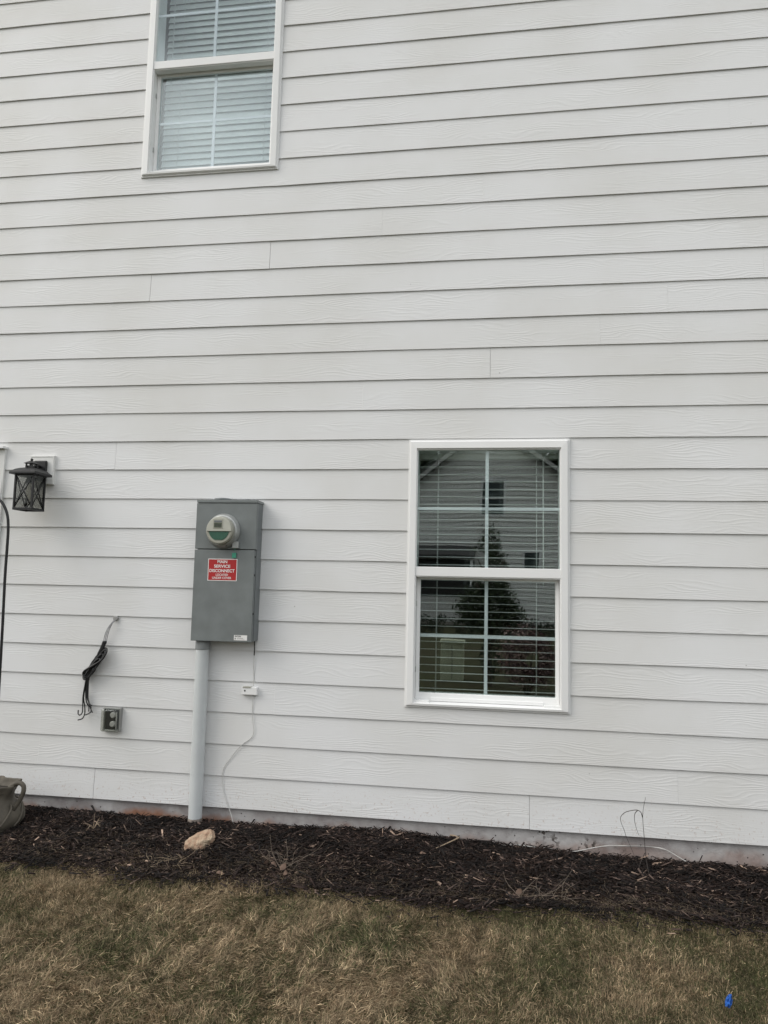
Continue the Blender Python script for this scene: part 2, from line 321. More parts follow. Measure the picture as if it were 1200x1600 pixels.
def ground_mat(name, cols, sc):
    m = bpy.data.materials.new(name); m.use_nodes = True; N = m.node_tree.nodes; L = m.node_tree.links
    b = N["Principled BSDF"]; b.inputs["Roughness"].default_value = 0.95; b.inputs["Specular IOR Level"].default_value = 0.1
    t = N.new("ShaderNodeTexCoord"); prev = None
    for i, s_ in enumerate((sc, sc*14)):
        n = N.new("ShaderNodeTexNoise"); n.inputs["Scale"].default_value = s_; n.inputs["Detail"].default_value = 8; n.inputs["Roughness"].default_value = 0.65; L.new(t.outputs["Object"], n.inputs["Vector"])
        rp = N.new("ShaderNodeMapRange"); rp.inputs["From Min"].default_value = 0.35; rp.inputs["From Max"].default_value = 0.65; L.new(n.outputs["Fac"], rp.inputs["Value"])
        x = N.new("ShaderNodeMix"); x.data_type = 'RGBA'; L.new(rp.outputs[0], x.inputs["Factor"])
        if prev is None: x.inputs["A"].default_value = (*cols[0], 1)
        else: L.new(prev, x.inputs["A"])
        x.inputs["B"].default_value = (*cols[i+1], 1); prev = x.outputs["Result"]
    L.new(prev, b.inputs["Base Color"])
    n = N.new("ShaderNodeTexNoise"); n.inputs["Scale"].default_value = 60; n.inputs["Detail"].default_value = 6; L.new(t.outputs["Object"], n.inputs["Vector"])
    bp = N.new("ShaderNodeBump"); bp.inputs["Strength"].default_value = 0.8; bp.inputs["Distance"].default_value = 0.02; L.new(n.outputs["Fac"], bp.inputs["Height"]); L.new(bp.outputs[0], b.inputs["Normal"])
    return m
M_ground = ground_mat("lawn_soil", [(0.085, 0.075, 0.04), (0.07, 0.085, 0.032), (0.055, 0.045, 0.028)], 1.1)
M_bed = ground_mat("mulch_soil", [(0.022, 0.016, 0.013), (0.014, 0.010, 0.009), (0.035, 0.022, 0.016)], 3)

# ------------------------------------------------------------ ground
ZL = -0.150
XC = np.array([-8, -2.9, -1.73, -1.2, -0.6, 0.0, 0.42, 1.36, 6]); ZC = np.array([-.085, -.085, -.092, -.088, -.070, -.098, -.115, -.127, -.127])
XE = np.array([-8, -2.6, -1.9, -1.4, -0.9, -0.5, -0.1, 0.15, 0.36, 0.8, 1.3, 6]); YE = 0.02+np.array([-.60, -.60, -.64, -.67, -.64, -.67, -.71, -.62, -.63, -.65, -.65, -.64])
def edge_y(x): return np.interp(x, XE, YE) + 0.018*np.sin(x*9.0+1) + 0.012*np.sin(x*23.0)
def bed_z(x, y):
    zc = np.interp(x, XC, ZC); e = edge_y(x); t = np.clip(np.asarray(y)/e, 0, 1.25)
    lump = 0.008*np.sin(x*7+y*5)+0.006*np.sin(x*17-y*13+2)+0.004*np.sin(x*31+y*29)
    return zc*(1-t**1.5)+(ZL+0.004)*t**1.5 + lump*np.clip(t*4, 0, 1)*np.clip((1.2-t)*4, 0, 1) + 0.015*np.sin(np.clip(t, 0, 1)*math.pi)
def lawn_z(x, y): return ZL + 0.006*np.sin(x*3.1+y*2.3)+0.005*np.sin(x*7.7-y*6.1)
def grid(name, xs, ys, zf, m, kind="structure"):
    X, Y = np.meshgrid(xs, ys); Z = zf(X, Y); nx, ny = len(xs), len(ys)
    V = np.stack([X, Y, Z], -1).reshape(-1, 3)
    F = [(j*nx+i, j*nx+i+1, (j+1)*nx+i+1, (j+1)*nx+i) for j in range(ny-1) for i in range(nx-1)]
    me = bpy.data.meshes.new(name); me.from_pydata(V.tolist(), [], F); me.polygons.foreach_set("use_smooth", [True]*len(F)); me.materials.append(m)
    o = bpy.data.objects.new(name, me); link(o); props(o, kind=kind); return o
gx = np.concatenate([[-900, -300, -100, -40, -20, -10], np.linspace(-6, 5, 111), [10, 20, 40, 100, 300, 900]])
gy = np.concatenate([[-900, -300, -100, -60, -30, -16, -8], np.linspace(-5, 0.1, 52), [12, 40, 100, 900]])
def gz(X, Y):
    w = np.clip((6-np.abs(X))/2, 0, 1)*np.clip((Y+6)/2, 0, 1)*(Y < 1)
    z = ZL + (lawn_z(X, Y)-ZL)*w
    return np.where(Y > edge_y(X)+0.06, z-0.06, z-0.004)
grid("ground", gx, gy, gz, M_ground)
grid("mulch_bed", np.linspace(-6.5, 5.2, 260), np.linspace(-0.86, 0.03, 40), lambda X, Y: np.where(Y < edge_y(X)-0.02, ZL-0.03, bed_z(X, Y)), M_bed)

# ------------------------------------------------------------ house
PIT_ = 0.1778
DZ = [-.002, -.002, -.003, .001, .002, .001, .000, .001, .000, .000, .001, .002, .000, -.002, -.002, .000, -.001, .001, .001, .000, -.001, .000, .000, .000, .000, .001, .000]
ZB = [i*PIT_+(DZ[i] if i < len(DZ) else 0.0) for i in range(35)]
HX0, HX1 = -6.6, 5.2
WIN = [(-0.506, 0.400, 0.612, 2.126), (-2.262, -1.356, 3.840, 5.354)]
SEAM = {18: [-1.388, 2.2], 17: [-2.159, 1.45], 16: [-2.717, .94], 15: [-3.10, .571], 13: [-.788, 2.83], 11: [-2.326], 14: [-.044, -3.7], 1: [-2.712, .949], 0: [-2.343, .183],
        3: [-1.26, 2.3], 20: [-.094], 19: [-.694, -4.3], 22: [1.294], 12: [-4.1], 2: [2.0, -4.4], 4: [-3.9, 1.9], 6: [1.7], 8: [2.1], 10: [1.9], 21: [-3.2, 2.0], 23: [-3.5]}
house = thing("house", (-0.7, 4.5, -0.15), "two-storey house wall of white wood-grain lap siding with two white windows", "house")
def siding(name, x0, x1, rows, yoff, wins, seams, mt, parent, seed, zb=ZB, step=0.35, expo=0.0080):
    rg = random.Random(seed); V, F, C = [], [], []
    def quad(ps, c):
        b = len(V); V.extend(ps); F.append((b, b+1, b+2, b+3)); C.extend([c]*4)
    for i in rows:
        za, zt = zb[i], zb[i+1]; cuts = sorted([s for s in seams.get(i, []) if x0 < s < x1]); ends = [x0]+cuts+[x1]
        for a, b in zip(ends[:-1], ends[1:]):
            big = (-1.388, -2.159, -2.326, -.044, -2.343, .183); aa = a+(0 if a == x0 else 0.0009 if a in big else 0.0002); bb = b-(0 if b == x1 else 0.0009 if b in big else 0.0002); off = (rg.uniform(0, 40), rg.uniform(0, 9), rg.uniform(0, 40))
            dy = rg.uniform(-0.0004, 0.0004)
            xs = [aa]; 
            while xs[-1]+step*1.5 < bb: xs.append(xs[-1]+step*rg.uniform(0.8, 1.2))
            xs.append(bb)
            for (wx0, wx1, wz0, wz1) in wins:
                if wz0 < zt and wz1 > za:
                    xs += [q for q in (wx0+0.006, wx1-0.006) if aa < q < bb]
            xs = sorted(set(xs)); jit = {q: (rg.uniform(-.0007, .0007), rg.uniform(-.0012, .0012)) for q in xs}
            def P(q, z):   # point on the board's face
                t = (z-za)/(zt-za); jy, jz = jit[q]
                return (q, yoff-0.0187+dy+jy+0.0082*t, z+(jz if t < 0.01 else 0))
            for q0, q1 in zip(xs[:-1], xs[1:]):
                segs = [(za, zt+0.012)]
                for (wx0, wx1, wz0, wz1) in wins:
                    if wx0 < (q0+q1)/2 < wx1 and wz0 < zt and wz1 > za:
                        segs = []
                        if wz0+0.006 > za: segs.append((za, wz0+0.006))
                        if wz1-0.006 < zt: segs.append((wz1-0.006, zt+0.012))
                for s0, s1 in segs:
                    quad([P(q0, s0), P(q1, s0), P(q1, s1), P(q0, s1)], off)
                    if s0 == za:
                        p0, p1 = P(q0, za), P(q1, za); e = expo
                        quad([(p0[0], p0[1]+e, p0[2]), (p1[0], p1[1]+e, p1[2]), p1, p0], off)
            for q, sg in ((aa, 1), (bb, -1)):    # board ends
                p0, p1 = P(q, za), P(q, zt); quad([p0, p1, (q, p1[1]+expo, p1[2]), (q, p0[1]+expo, p0[2])], off)
    of = off_of(parent); me = bpy.data.meshes.new(name); me.from_pydata([tuple(Vector(p)-of) for p in V], [], F); me.update()
    at = me.color_attributes.new("Col", 'FLOAT_COLOR', 'POINT'); at.data.foreach_set("color", [k for c in C for k in (*c, 1.0)])
    me.materials.append(mt); o = bpy.data.objects.new(name, me); link(o, parent); OFF[o.name] = of; return o
# siding lives in world-like coordinates: zero offset so that grain and dirt read real heights
sid = siding("siding", HX0, HX1, range(0, 33), 0.0, WIN, SEAM, M_side, house, 3)
# object coordinates of the siding are house-local; shift the attribute so object z = height above the siding bottom
so_off = off_of(house)
M_side.node_tree.nodes  # (object-space dirt uses z relative to the house empty, corrected below)
for nd in M_side.node_tree.nodes:
    if nd.type == 'MAP_RANGE' and abs(nd.inputs["From Min"].default_value-0.24) < 1e-6:
        nd.inputs["From Min"].default_value = 0.24-so_off.z; nd.inputs["From Max"].default_value = 0.0-so_off.z
def corr(nd, a, b, sh):
    nd.inputs["From Min"].default_value = a-sh; nd.inputs["From Max"].default_value = b-sh
for nd in M_found.node_tree.nodes:
    if nd.type == 'MAP_RANGE':
        a, b_ = nd.inputs["From Min"].default_value, nd.inputs["From Max"].default_value
        for (p, q, sh) in ((-0.2, -1.6, so_off.x), (0.0, 0.2, so_off.x), (0.72, 0.62, so_off.x), (-0.055, -0.10, so_off.z)):
            if abs(a-p) < 1e-5 and abs(b_-q) < 1e-5: corr(nd, p, q, sh)
# foundation
fb = MB(); fb.box((HX0+0.01, 0.004, -0.6), (HX1-0.01, 0.25, -0.001)); fb.build("foundation", M_found, house)
# backing wall with window openings
bw = MB(); Y0, Y1 = -0.006, 0.10
zs = [0.0]; 
bw.box((HX0, Y0, 0.003), (HX1, Y1, WIN[0][2]+.01)); bw.box((HX0, Y0, WIN[0][3]-.01), (HX1, Y1, WIN[1][2]+.01)); bw.box((HX0, Y0, WIN[1][3]-.01), (HX1, Y1, 5.86))
bw.box((HX0, Y0, WIN[0][2]+.01), (WIN[0][0]+.01, Y1, WIN[0][3]-.01)); bw.box((WIN[0][1]-.01, Y0, WIN[0][2]+.01), (HX1, Y1, WIN[0][3]-.01))
bw.box((HX0, Y0, WIN[1][2]+.01), (WIN[1][0]+.01, Y1, WIN[1][3]-.01)); bw.box((WIN[1][1]-.01, Y0, WIN[1][2]+.01), (HX1, Y1, WIN[1][3]-.01))
bw.build("wall", M_back, house)
# other walls, roof
ow = MB(); ow.box((HX0, 0.101, 0.0), (HX0+0.1, 9.0, 5.86)); ow.box((HX1-0.1, 0.101, 0.0), (HX1, 9.0, 5.86)); ow.box((HX0+0.1, 8.9, 0.0), (HX1-0.1, 9.0, 5.86)); ow.build("side_wall", M_white, house)
rf = MB(); xa, xb = HX0-0.3, HX1+0.3
rf.add([(xa,-.16,5.87),(xb,-.16,5.87),(xb,9.36,5.87),(xa,9.36,5.87),(xa,-.20,6.02),(xb,-.20,6.02),(xb,9.4,6.02),(xa,9.4,6.02),(xa,4.5,8.6),(xb,4.5,8.6)],
       [(0,3,2,1),(0,1,5,4),(2,3,7,6),(4,5,9,8),(7,8,9,6),(0,4,8,7,3),(1,2,6,9,5)])
rf.build("roof", M_roof, house)
sf = MB(); sf.box((xa+.02, -.158, 5.845), (xb-.02, -0.012, 5.868)); sf.box((xa, -.185, 5.845), (xb, -.160, 6.0)); sf.build("soffit", M_white, house)
# rooms behind the windows
for (wx0, wx1, wz0, wz1), zf_ in zip(WIN, (0.05, 3.0)):
    rm = MB(); xa_, xb_, ya_, yb_, za_, zb_ = wx0-1.3, wx1+1.3, 0.102, 3.6, zf_, zf_+2.5
    rm.box((xa_, ya_, za_), (xa_+.05, yb_, zb_)); rm.box((xb_-.05, ya_, za_), (xb_, yb_, zb_)); rm.box((xa_+.05, yb_-.05, za_), (xb_-.05, yb_, zb_)); rm.box((xa_, ya_, zb_), (xb_, yb_, zb_+.05)); rm.box((xa_, ya_, za_-.05), (xb_, yb_, za_))
    rm.build("room_wall", M_int, house)
# siding-clad bump-out at the left edge of the view
bo = MB(); bo.box((-6.0, -0.030, 0.02), (-3.066, -0.012, 2.088)); bo.build("bump_out", M_white, house, 0.002)
siding("bump_out_siding", -6.0, -3.074, range(0, 11), -0.018, [], {}, M_side, house, 9, zb=[z-0.008+0.02*(z < 0.01) for z in ZB])
cp = MB(); cp.box((-6.02, -0.060, 2.089), (-3.060, -0.012, 2.104)); cp.build("bump_out_cap", M_trim, house, 0.002)
mb_ = MB(); mb_.box((-2.888, -0.034, 1.862), (-2.722, -0.010, 2.045)); mb_.ring(-2.884, -2.726, 1.866, 2.041, .006, .006, .006, .006, -0.0365, -0.034); mb_.build("mounting_block", M_white, house, 0.002)

# windows
def window(x0, x1, z0, z1, glass_o, top_name):
    c = MB()
    c.ring(x0, x1, z0, z1, .010, .010, .010, .010, -0.024, -0.004)
    c.ring(x0+.0085, x1-.0085, z0+.0085, z1-.0085, .005, .005, .005, .005, -0.031, -0.004, -0.033)
    c.ring(x0+.0125, x1-.0125, z0+.0125, z1-.0125, .036, .036, .012, .040, -0.0365, 0.098, -0.0385)
    c.ring(x0+.0475, x1-.0475, z0+.0235, z1-.0515, .007, .007, .003, .009, -0.028, 0.097)
    w = c.build("window", M_trim, house, 0.0015)
    w["label"] = top_name
    ix0, ix1 = x0+.054, x1-.054; zr = z0+0.730; zr2 = zr+0.053       # meeting rail
    s = MB()  # sloping sill, stepped
    s.add([(ix0, -.034, z0+.026), (ix1, -.034, z0+.026), (ix1, .03, z0+.034), (ix0, .03, z0+.034), (ix0, -.034, z0+.012), (ix1, -.034, z0+.012), (ix1, .03, z0+.012), (ix0, .03, z0+.012)],
          [(0,1,2,3),(4,7,6,5),(0,4,5,1),(1,5,6,2),(2,6,7,3),(3,7,4,0)])
    s.box((ix0, -.020, z0+.0275), (ix0+.085, .012, z0+.040)); s.box((ix1-.085, -.020, z0+.0275), (ix1, .012, z0+.040))
    s.build("sill", M_trim, w, 0.0012)
    rl = MB(); rl.box((ix0-.006, -.031, zr), (ix1+.006, .018, zr2)); rl.box((ix0-.002, -.0255, zr-.006), (ix1+.002, .016, zr+.0005)); rl.build("meeting_rail", M_trim, w, 0.0025)
    ls = MB(); ls.ring(ix0+.002, ix1-.002, z0+.030, zr+.03, .017, .017, .044, .046, .020, .046, .024)
    ls.ring(ix0+.018, ix1-.018, z0+.073, zr-.014, .004, .004, .004, .004, .027, .044); ls.box((ix0+.09, .008, z0+.034), (ix1-.09, .021, z0+.052)); ls.build("lower_sash", M_trim, w, 0.0012)
    for zz in (z0+.19, z0+.56):   # latches seen at the left stile
        lt = MB(); lt.box((ix0+.0005, .006, zz), (ix0+.004, .018, zz+.03)); lt.build("tilt_latch", M_alu, w)
    # glass: outer and inner panes, grilles between
    xm = (x0+x1)/2-0.004
    for (ga, gb, gc, gd, yy) in ((ix0, ix1, zr2-.004, z1-.060, -.012), (ix0+.018, ix1-.018, z0+.072, zr-.012, .032)):
        for k, (dy, mm, tl) in enumerate(((0, glass_o, 0.0), (.016, M_gli, 0.0045))):
            g = MB(); a_ = tl
            cx_, cz_ = (ga+gb)/2, (gc+gd)/2
            Mx = Matrix.Translation((cx_, yy+dy, cz_)) @ Matrix.Rotation(a_*0.8, 4, 'Z') @ Matrix.Rotation(a_*0.5, 4, 'X')
            g.box((-(gb-ga)/2, -.0015, -(gd-gc)/2), ((gb-ga)/2, .0015, (gd-gc)/2), Mx)
            g.build("glass_pane", mm, w)
        gr = MB(); zm = (gc+gd)/2+(0.0 if yy < 0 else 0.0)
        gr.box((xm-.0095, yy+.005, gc), (xm+.0095, yy+.011, gd)); gr.box((ga, yy+.0045, zm-.0085), (xm-.0096, yy+.0105, zm+.0085)); gr.box((xm+.0096, yy+.0045, zm-.0085), (gb, yy+.0105, zm+.0085))
        gr.build("grille", M_grille, w, 0.001)
    return w
w1 = window(*WIN[0], M_glo, "lower window with dark glass and open blinds")
w2 = window(*WIN[1], M_glu, "upper window with bluish glass and closed blinds")

def blind(x0, x1, z0, z1, tilt, yb, label, wand_x, cords, hw=.025):
    t = thing("window_blind", ((x0+x1)/2, yb, z0), label, "blind")
    s = MB(); z = z0+.035; rg = random.Random(int(z0*100))
    while z < z1-.06:
        a = tilt+rg.uniform(-.03, .03)
        Mx = Matrix.Translation(((x0+x1)/2, yb, z+rg.uniform(-.0008, .0008))) @ Matrix.Rotation(a, 4, 'X') @ Matrix.Rotation(rg.uniform(-.0012, .0012), 4, 'Y')
        s.box((-(x1-x0)/2, -hw, -.0012), ((x1-x0)/2, hw, .0012), Mx); z += .0445
    s.build("slats", M_slat, t)
    h = MB(); h.box((x0-.003, yb-.030, z1-.050), (x1+.003, yb+.03, z1)); h.build("headrail", M_slat, t, 0.003)
    b = MB(); b.box((x0, yb-.025, z0), (x1, yb+.025, z0+.016)); b.build("bottom_rail", M_slat, t, 0.003)
    for cx_ in cords:
        c = MB()
        for yy in (yb-.0275, yb+.0275): c.tube([(cx_, yy, z0+.01), (cx_+.001, yy, (z0+z1)/2), (cx_, yy, z1-.04)], .0016, 6)
        c.build("ladder_cord", M_cord, t)
    wd = MB(); wd.tube([(wand_x, yb-.040, z1-.03), (wand_x+.001, yb-.041, (z1+z0)/2), (wand_x, yb-.040, z0+.62*(z1-z0)-.24)], .0035, 8); wd.build("wand", M_cord, t)
    return t
blind(-0.452, 0.345, 0.665, 2.085, math.radians(-3), 0.135, "open white slat blind behind the lower window", 0.262, (-0.345, 0.226), .019)
blind(-2.205, -1.413, 3.895, 5.31, math.radians(72), 0.135, "closed white slat blind behind the upper window", -2.15, (-2.085, -1.50))

# ------------------------------------------------------------ meter box
bx = thing("electric_meter_box", (-1.553, -0.015, 0.945), "grey electric meter box with round meter and red label on the siding", "electric meter")
b = MB(); b.box((-1.7345, -.0955, .948), (-1.3715, -.010, 1.7435)); b.build("cabinet_body", M_greyd, bx, 0.003)
b = MB(); b.box((-1.7375, -.127, 1.4735), (-1.3685, -.0985, 1.7410)); b.build("upper_cover", M_grey, bx, 0.003)
b = MB(); b.box((-1.7390, -.125, .945), (-1.3755, -.0985, 1.4695)); b.build("lower_door", M_grey, bx, 0.003)
b = MB(); b.box((-1.7355, -.1315, 1.7430), (-1.3675, -.012, 1.7600)); b.build("top_flange", M_grey, bx, 0.002)
b = MB(); b.lathe([(.052, 1.7600), (.050, 1.773), (.030, 1.776)], (-1.600, -.070, 0), n=28); b.build("hub_plate", M_greyd, bx)
b = MB(); b.lathe([(.030, 1.7600), (.029, 1.767)], (-1.452, -.07, 0), n=20); b.build("hub_plate", M_greyd, bx)
for z_ in (1.425, 1.32, 1.10):
    b = MB(); b.box((-1.3765, -.118, z_), (-1.3725, -.108, z_+.012)); b.build("screw", M_dark, bx)
mc = (-1.567, -.127, 1.578)
b = MB(); b.lathe([(.101, 0), (.101, .006), (.096, .012), (.093, .026), (.088, .034), (.084, .036)], mc, 'Y', 56); b.build("meter_ring", M_alu, bx)
b = MB(); b.lathe([(.084, .020), (.0825, .030), (.0800, .033), (.0790, .052), (.0800, .054), (.0795, .064), (.0770, .069), (.072, .071)], mc, 'Y', 56); mtr = b.build("meter", M_plast, bx)
def disc_part(name, zlo, zhi, rad, y0, y1, m, parent, n=40, bev=0.001):
    q = MB(); pts = []
    for k in range(n+1):
        a = math.pi*2*k/n; x_, z_ = rad*math.cos(a), rad*math.sin(a); pts.append((x_, min(max(z_, zlo), zhi)))
    pts = pts[:-1]; N_ = len(pts)
    q.add([(mc[0]+x_, y0, mc[2]+z_) for x_, z_ in pts]+[(mc[0]+x_, y1, mc[2]+z_) for x_, z_ in pts], [tuple(range(N_))[::-1], tuple(range(N_, 2*N_))]+[(k, (k+1) % N_, N_+(k+1) % N_, N_+k) for k in range(N_)])
    return q.build(name, m, parent, bev)
disc_part("meter_face", -.006, .0740, .0740, -.1975, -.2060, M_mface, mtr)
disc_part("nameplate", -.056, -.007, .0600, -.1975, -.2010, M_green, mtr)
b = MB(); b.box((-.0335+mc[0], -.2077, .008+mc[2]), (.0245+mc[0], -.2050, .063+mc[2])); b.build("display_bezel", M_plast, mtr, 0.001)
b = MB(); b.box((-.028+mc[0], -.2087, .014+mc[2]), (.019+mc[0], -.2073, .041+mc[2])); b.build("display", M_lcd, mtr)
b = MB()
for k in range(4): b.box((-.020+k*.009+mc[0], -.2094, .021+mc[2]), (-.016+k*.009+mc[0], -.2085, .033+mc[2]))
b.build("display_digits", M_dark, mtr)
b = MB(); b.box((-.028+mc[0], -.2095, .044+mc[2]), (.018+mc[0], -.2073, .055+mc[2])); b.build("display_hood", M_greyd, mtr, 0.001)
b = MB(); b.box((-.022, -.003, -.0035), (.022, .003, .0035), Matrix.Translation((mc[0]+.045, -.1530, mc[2]-.074)) @ Matrix.Rotation(math.radians(-37), 4, 'Y')); b.build("seal_slot", M_dark, mtr)
b = MB(); b.box((-1.506, -.143, 1.479), (-1.468, -.1265, 1.517)); b.build("ring_clasp", M_alu, bx, 0.002)
b = MB(); b.box((-1.507, -.135, 1.424), (-1.484, -.1265, 1.452)); b.tube([(-1.492, -.133, 1.45), (-1.488, -.145, 1.47), (-1.487, -.14, 1.485)], .001, 5); b.build("meter_seal", M_tag, bx, 0.001)

def text(parent, name, s, cx, z0, z1, width, yy, m, bold=0.0):
    cu = bpy.data.curves.new(name, 'FONT'); cu.body = s; cu.align_x = 'CENTER'; cu.size = 1.0; cu.offset = bold; cu.extrude = 0.01
    o = bpy.data.objects.new(name, cu); COL.objects.link(o); bpy.context.view_layer.update()
    me = bpy.data.meshes.new_from_object(o.evaluated_get(bpy.context.evaluated_depsgraph_get())); bpy.data.objects.remove(o)
    n = len(me.vertices); co = np.empty(n*3); me.vertices.foreach_get("co", co); co = co.reshape(-1, 3)
    mn, mxx = co.min(0), co.max(0); of = off_of(parent)
    X_ = cx + ((co[:, 0]-mn[0])/(mxx[0]-mn[0])-.5)*width; Z_ = z0+(co[:, 1]-mn[1])/(mxx[1]-mn[1])*(z1-z0)
    Y_ = yy - (co[:, 2]-mn[2])/(mxx[2]-mn[2]+1e-9)*0.0004
    me.vertices.foreach_set("co", np.stack([X_-of.x, Y_-of.y, Z_-of.z], -1).ravel()); me.update()
    me.materials.clear(); me.materials.append(m); me.name = name
    o = bpy.data.objects.new(name, me); link(o, parent); OFF[o.name] = of; return o
lx0, lx1, lz0, lz1 = -1.6520, -1.4760, 1.2905, 1.4175
b = MB(); b.box((lx0, -.1262, lz0), (lx1, -.1248, lz1)); lab = b.build("warning_label", M_lw, bx)
b = MB(); b.box((lx0+.004, -.1268, lz0+.004), (lx1-.004, -.1261, lz1-.004)); b.build("label_field", M_red, lab)
H_ = lz1-lz0; W_ = lx1-lx0; cxl = (lx0+lx1)/2
for s_, ta, tb, wf, bo_ in (("MAIN", .065, .200, .335, .022), ("SERVICE", .268, .405, .555, .022), ("DISCONNECT", .470, .612, .865, .022), ("LOCATED", .675, .780, .415, .012), ("UNDER COVER", .815, .915, .65, .012)):
    text(lab, "lettering", s_, cxl-.002, lz1-tb*H_, lz1-ta*H_, wf*W_, -.12695, M_lw, bo_)
b = MB(); b.box((-1.478, -.1262, .9555), (-1.400, -.1248, .9845)); lb2 = b.build("maker_label", M_lw, bx)
text(lb2, "lettering", "EATON", -1.4545, .9735, .9825, .036, -.12625, M_blk, .03)
b = MB(); b.box((-1.474, -.1266, .9600), (-1.466, -.1261, .9690)); b.box((-1.460, -.1266, .9665), (-1.424, -.1261, .9690)); b.box((-1.460, -.1266, .9615), (-1.414, -.1261, .9628)); b.build("fine_print", M_opl, lb2)

# conduit
cd = thing("conduit", (-1.689, -.056, -.1), "light grey plastic conduit pipe running from the meter box into the mulch", "pipe")
b = MB(); b.lathe([(.0385, -.30), (.0385, .905)], (-1.6895, -.058, 0), n=36, cap=False); b.build("pipe", M_pvc, cd)
b = MB(); b.lathe([(.0392, -.11), (.0390, -.055)], (-1.6895, -.058, 0), n=36, cap=False); 
b.build("soil_stain", mat("pipe_dirt", (0.26, 0.22, 0.19), 0.8, var=0.3, vscale=25), cd)
b = MB(); b.lathe([(.0415, .893), (.0425, .896), (.0425, .935), (.040, .944)], (-1.6895, -.058, 0), n=36); b.build("coupling", M_adp, cd)

# bonding wire and little box
wr = thing("bonding_wire", (-1.388, -.02, .94), "thin pale wire wandering down the siding from the meter box to the mulch", "wire")
b = MB(); b.tube(spline([(-1.387, -.030, .950), (-1.386, -.028, .90), (-1.388, -.024, .865)]), .0032, 8); b.build("dark_sleeve", M_rubber, wr)
b = MB(); b.tube(spline([(-1.388, -.022, .87), (-1.389, -.022, .80), (-1.386, -.020, .75), (-1.385, -.024, .69)]), .0022, 8)
b.tube(spline([(-1.386, -.024, .64), (-1.386, -.022, .56), (-1.384, -.020, .50), (-1.374, -.022, .44), (-1.386, -.022, .40), (-1.436, -.022, .36), (-1.475, -.021, .32), (-1.509, -.021, .274), (-1.537, -.022, .235), (-1.549, -.022, .195), (-1.550, -.020, .15), (-1.541, -.020, .10), (-1.522, -.022, .045), (-1.505, -.024, .005), (-1.485, -.03, -.035), (-1.462, -.04, -.095)]), .0019, 8)
b.build("wire", M_cab, wr)
jb = thing("junction_box", (-1.41, -.02, .64), "small white rectangular box with a screw on the thin wire", "junction box")
b = MB(); b.box((-1.451, -.040, .641), (-1.359, -.012, .683)); b.build("box_body", M_trim, jb, 0.002)
b = MB(); b.box((-1.444, -.043, .680), (-1.395, -.012, .686)); b.build("clip", M_plast, jb, 0.001)
b = MB(); b.lathe([(.0048, 0), (.0045, .002), (.002, .003)], (-1.430, -.040, .664), 'Y', 14); b.build("screw", M_dark, jb)

# ------------------------------------------------------------ lantern
ln = thing("wall_lantern", (-2.79, -.034, 1.90), "black lantern wall light with crossed bars on white block", "wall light")
X0, X1, Ya, Yb, Za, Zb = -2.850, -2.735, -.212, -.098, 1.690, 1.899
XM, YM = (X0+X1)/2, (Ya+Yb)/2
b = MB(); b.box((-2.848, -.056, 1.885), (-2.764, -.036, 2.010)); b.build("back_plate", M_black, ln, 0.006)
b = MB(); b.tube(spline([(-2.800, -.05, 1.965), (-2.797, -.085, 1.972), (-2.793, -.115, 1.955), (XM, YM+.01, 1.935)]), .0085, 12); b.box((-2.83, -.10, 1.945), (-2.775, -.05, 1.955)); b.build("arm", M_black, ln)
b = MB(); t_ = .0045
for x_ in (X0, X1):
    for y_ in (Ya, Yb): b.box((x_-t_*1.25, y_-t_*1.25, Za), (x_+t_*1.25, y_+t_*1.25, Zb))
b.box((X0-.006, Ya-.006, Za-.004), (X1+.006, Ya+.006, Za+.010)); b.box((X0-.006, Yb-.006, Za-.004), (X1+.006, Yb+.006, Za+.010)); b.box((X0-.006, Ya+.006, Za-.004), (X0+.006, Yb-.006, Za+.010)); b.box((X1-.006, Ya+.006, Za-.004), (X1+.006, Yb-.006, Za+.010))
b.box((X0-.006, Ya-.006, Zb-.006), (X1+.006, Yb+.006, Zb+.001))
b.build("cage", M_black, ln, 0.001)
b = MB()
def bar(p, q, rr=.0036): b.tube([p, q], rr, 8)
for y_ in (Ya, Yb): bar((X0, y_, Za+.008), (X1, y_, Zb)); bar((X1, y_, Za+.008), (X0, y_, Zb))
for x_ in (X0, X1): bar((x_, Ya, Za+.008), (x_, Yb, Zb)); bar((x_, Yb, Za+.008), (x_, Ya, Zb))
b.build("cross_bar", M_black, ln)
b = MB(); hw = .086
prof = [(hw, 1.900), (hw, 1.914), (.080, 1.918), (.064, 1.932), (.044, 1.941), (.030, 1.945)]
vs = []; fs = []
for (w_, z_) in prof: vs += [(XM-w_, YM-w_, z_), (XM+w_, YM-w_, z_), (XM+w_, YM+w_, z_), (XM-w_, YM+w_, z_)]
for i in range(len(prof)-1):
    for k in range(4): fs.append((i*4+k, i*4+(k+1) % 4, i*4+4+(k+1) % 4, i*4+4+k))
fs.append((3, 2, 1, 0)); fs.append(tuple(len(vs)-4+k for k in range(4))); b.add(vs, fs); b.build("lantern_roof", M_black, ln, 0.002)
b = MB()
for sx in (-1, 1):
    for sy in (-1, 1): b.box((XM+sx*.020-.004, YM+sy*.020-.004, 1.944), (XM+sx*.020+.004, YM+sy*.020+.004, 1.973))
b.box((XM-.018, YM-.018, 1.944), (XM+.018, YM+.018, 1.960))
b.add([(XM-.033, YM-.033, 1.972), (XM+.033, YM-.033, 1.972), (XM+.033, YM+.033, 1.972), (XM-.033, YM+.033, 1.972), (XM-.010, YM-.010, 1.988), (XM+.010, YM-.010, 1.988), (XM+.010, YM+.010, 1.988), (XM-.010, YM+.010, 1.988)],
      [(3,2,1,0),(4,5,6,7),(0,1,5,4),(1,2,6,5),(2,3,7,6),(3,0,4,7)])
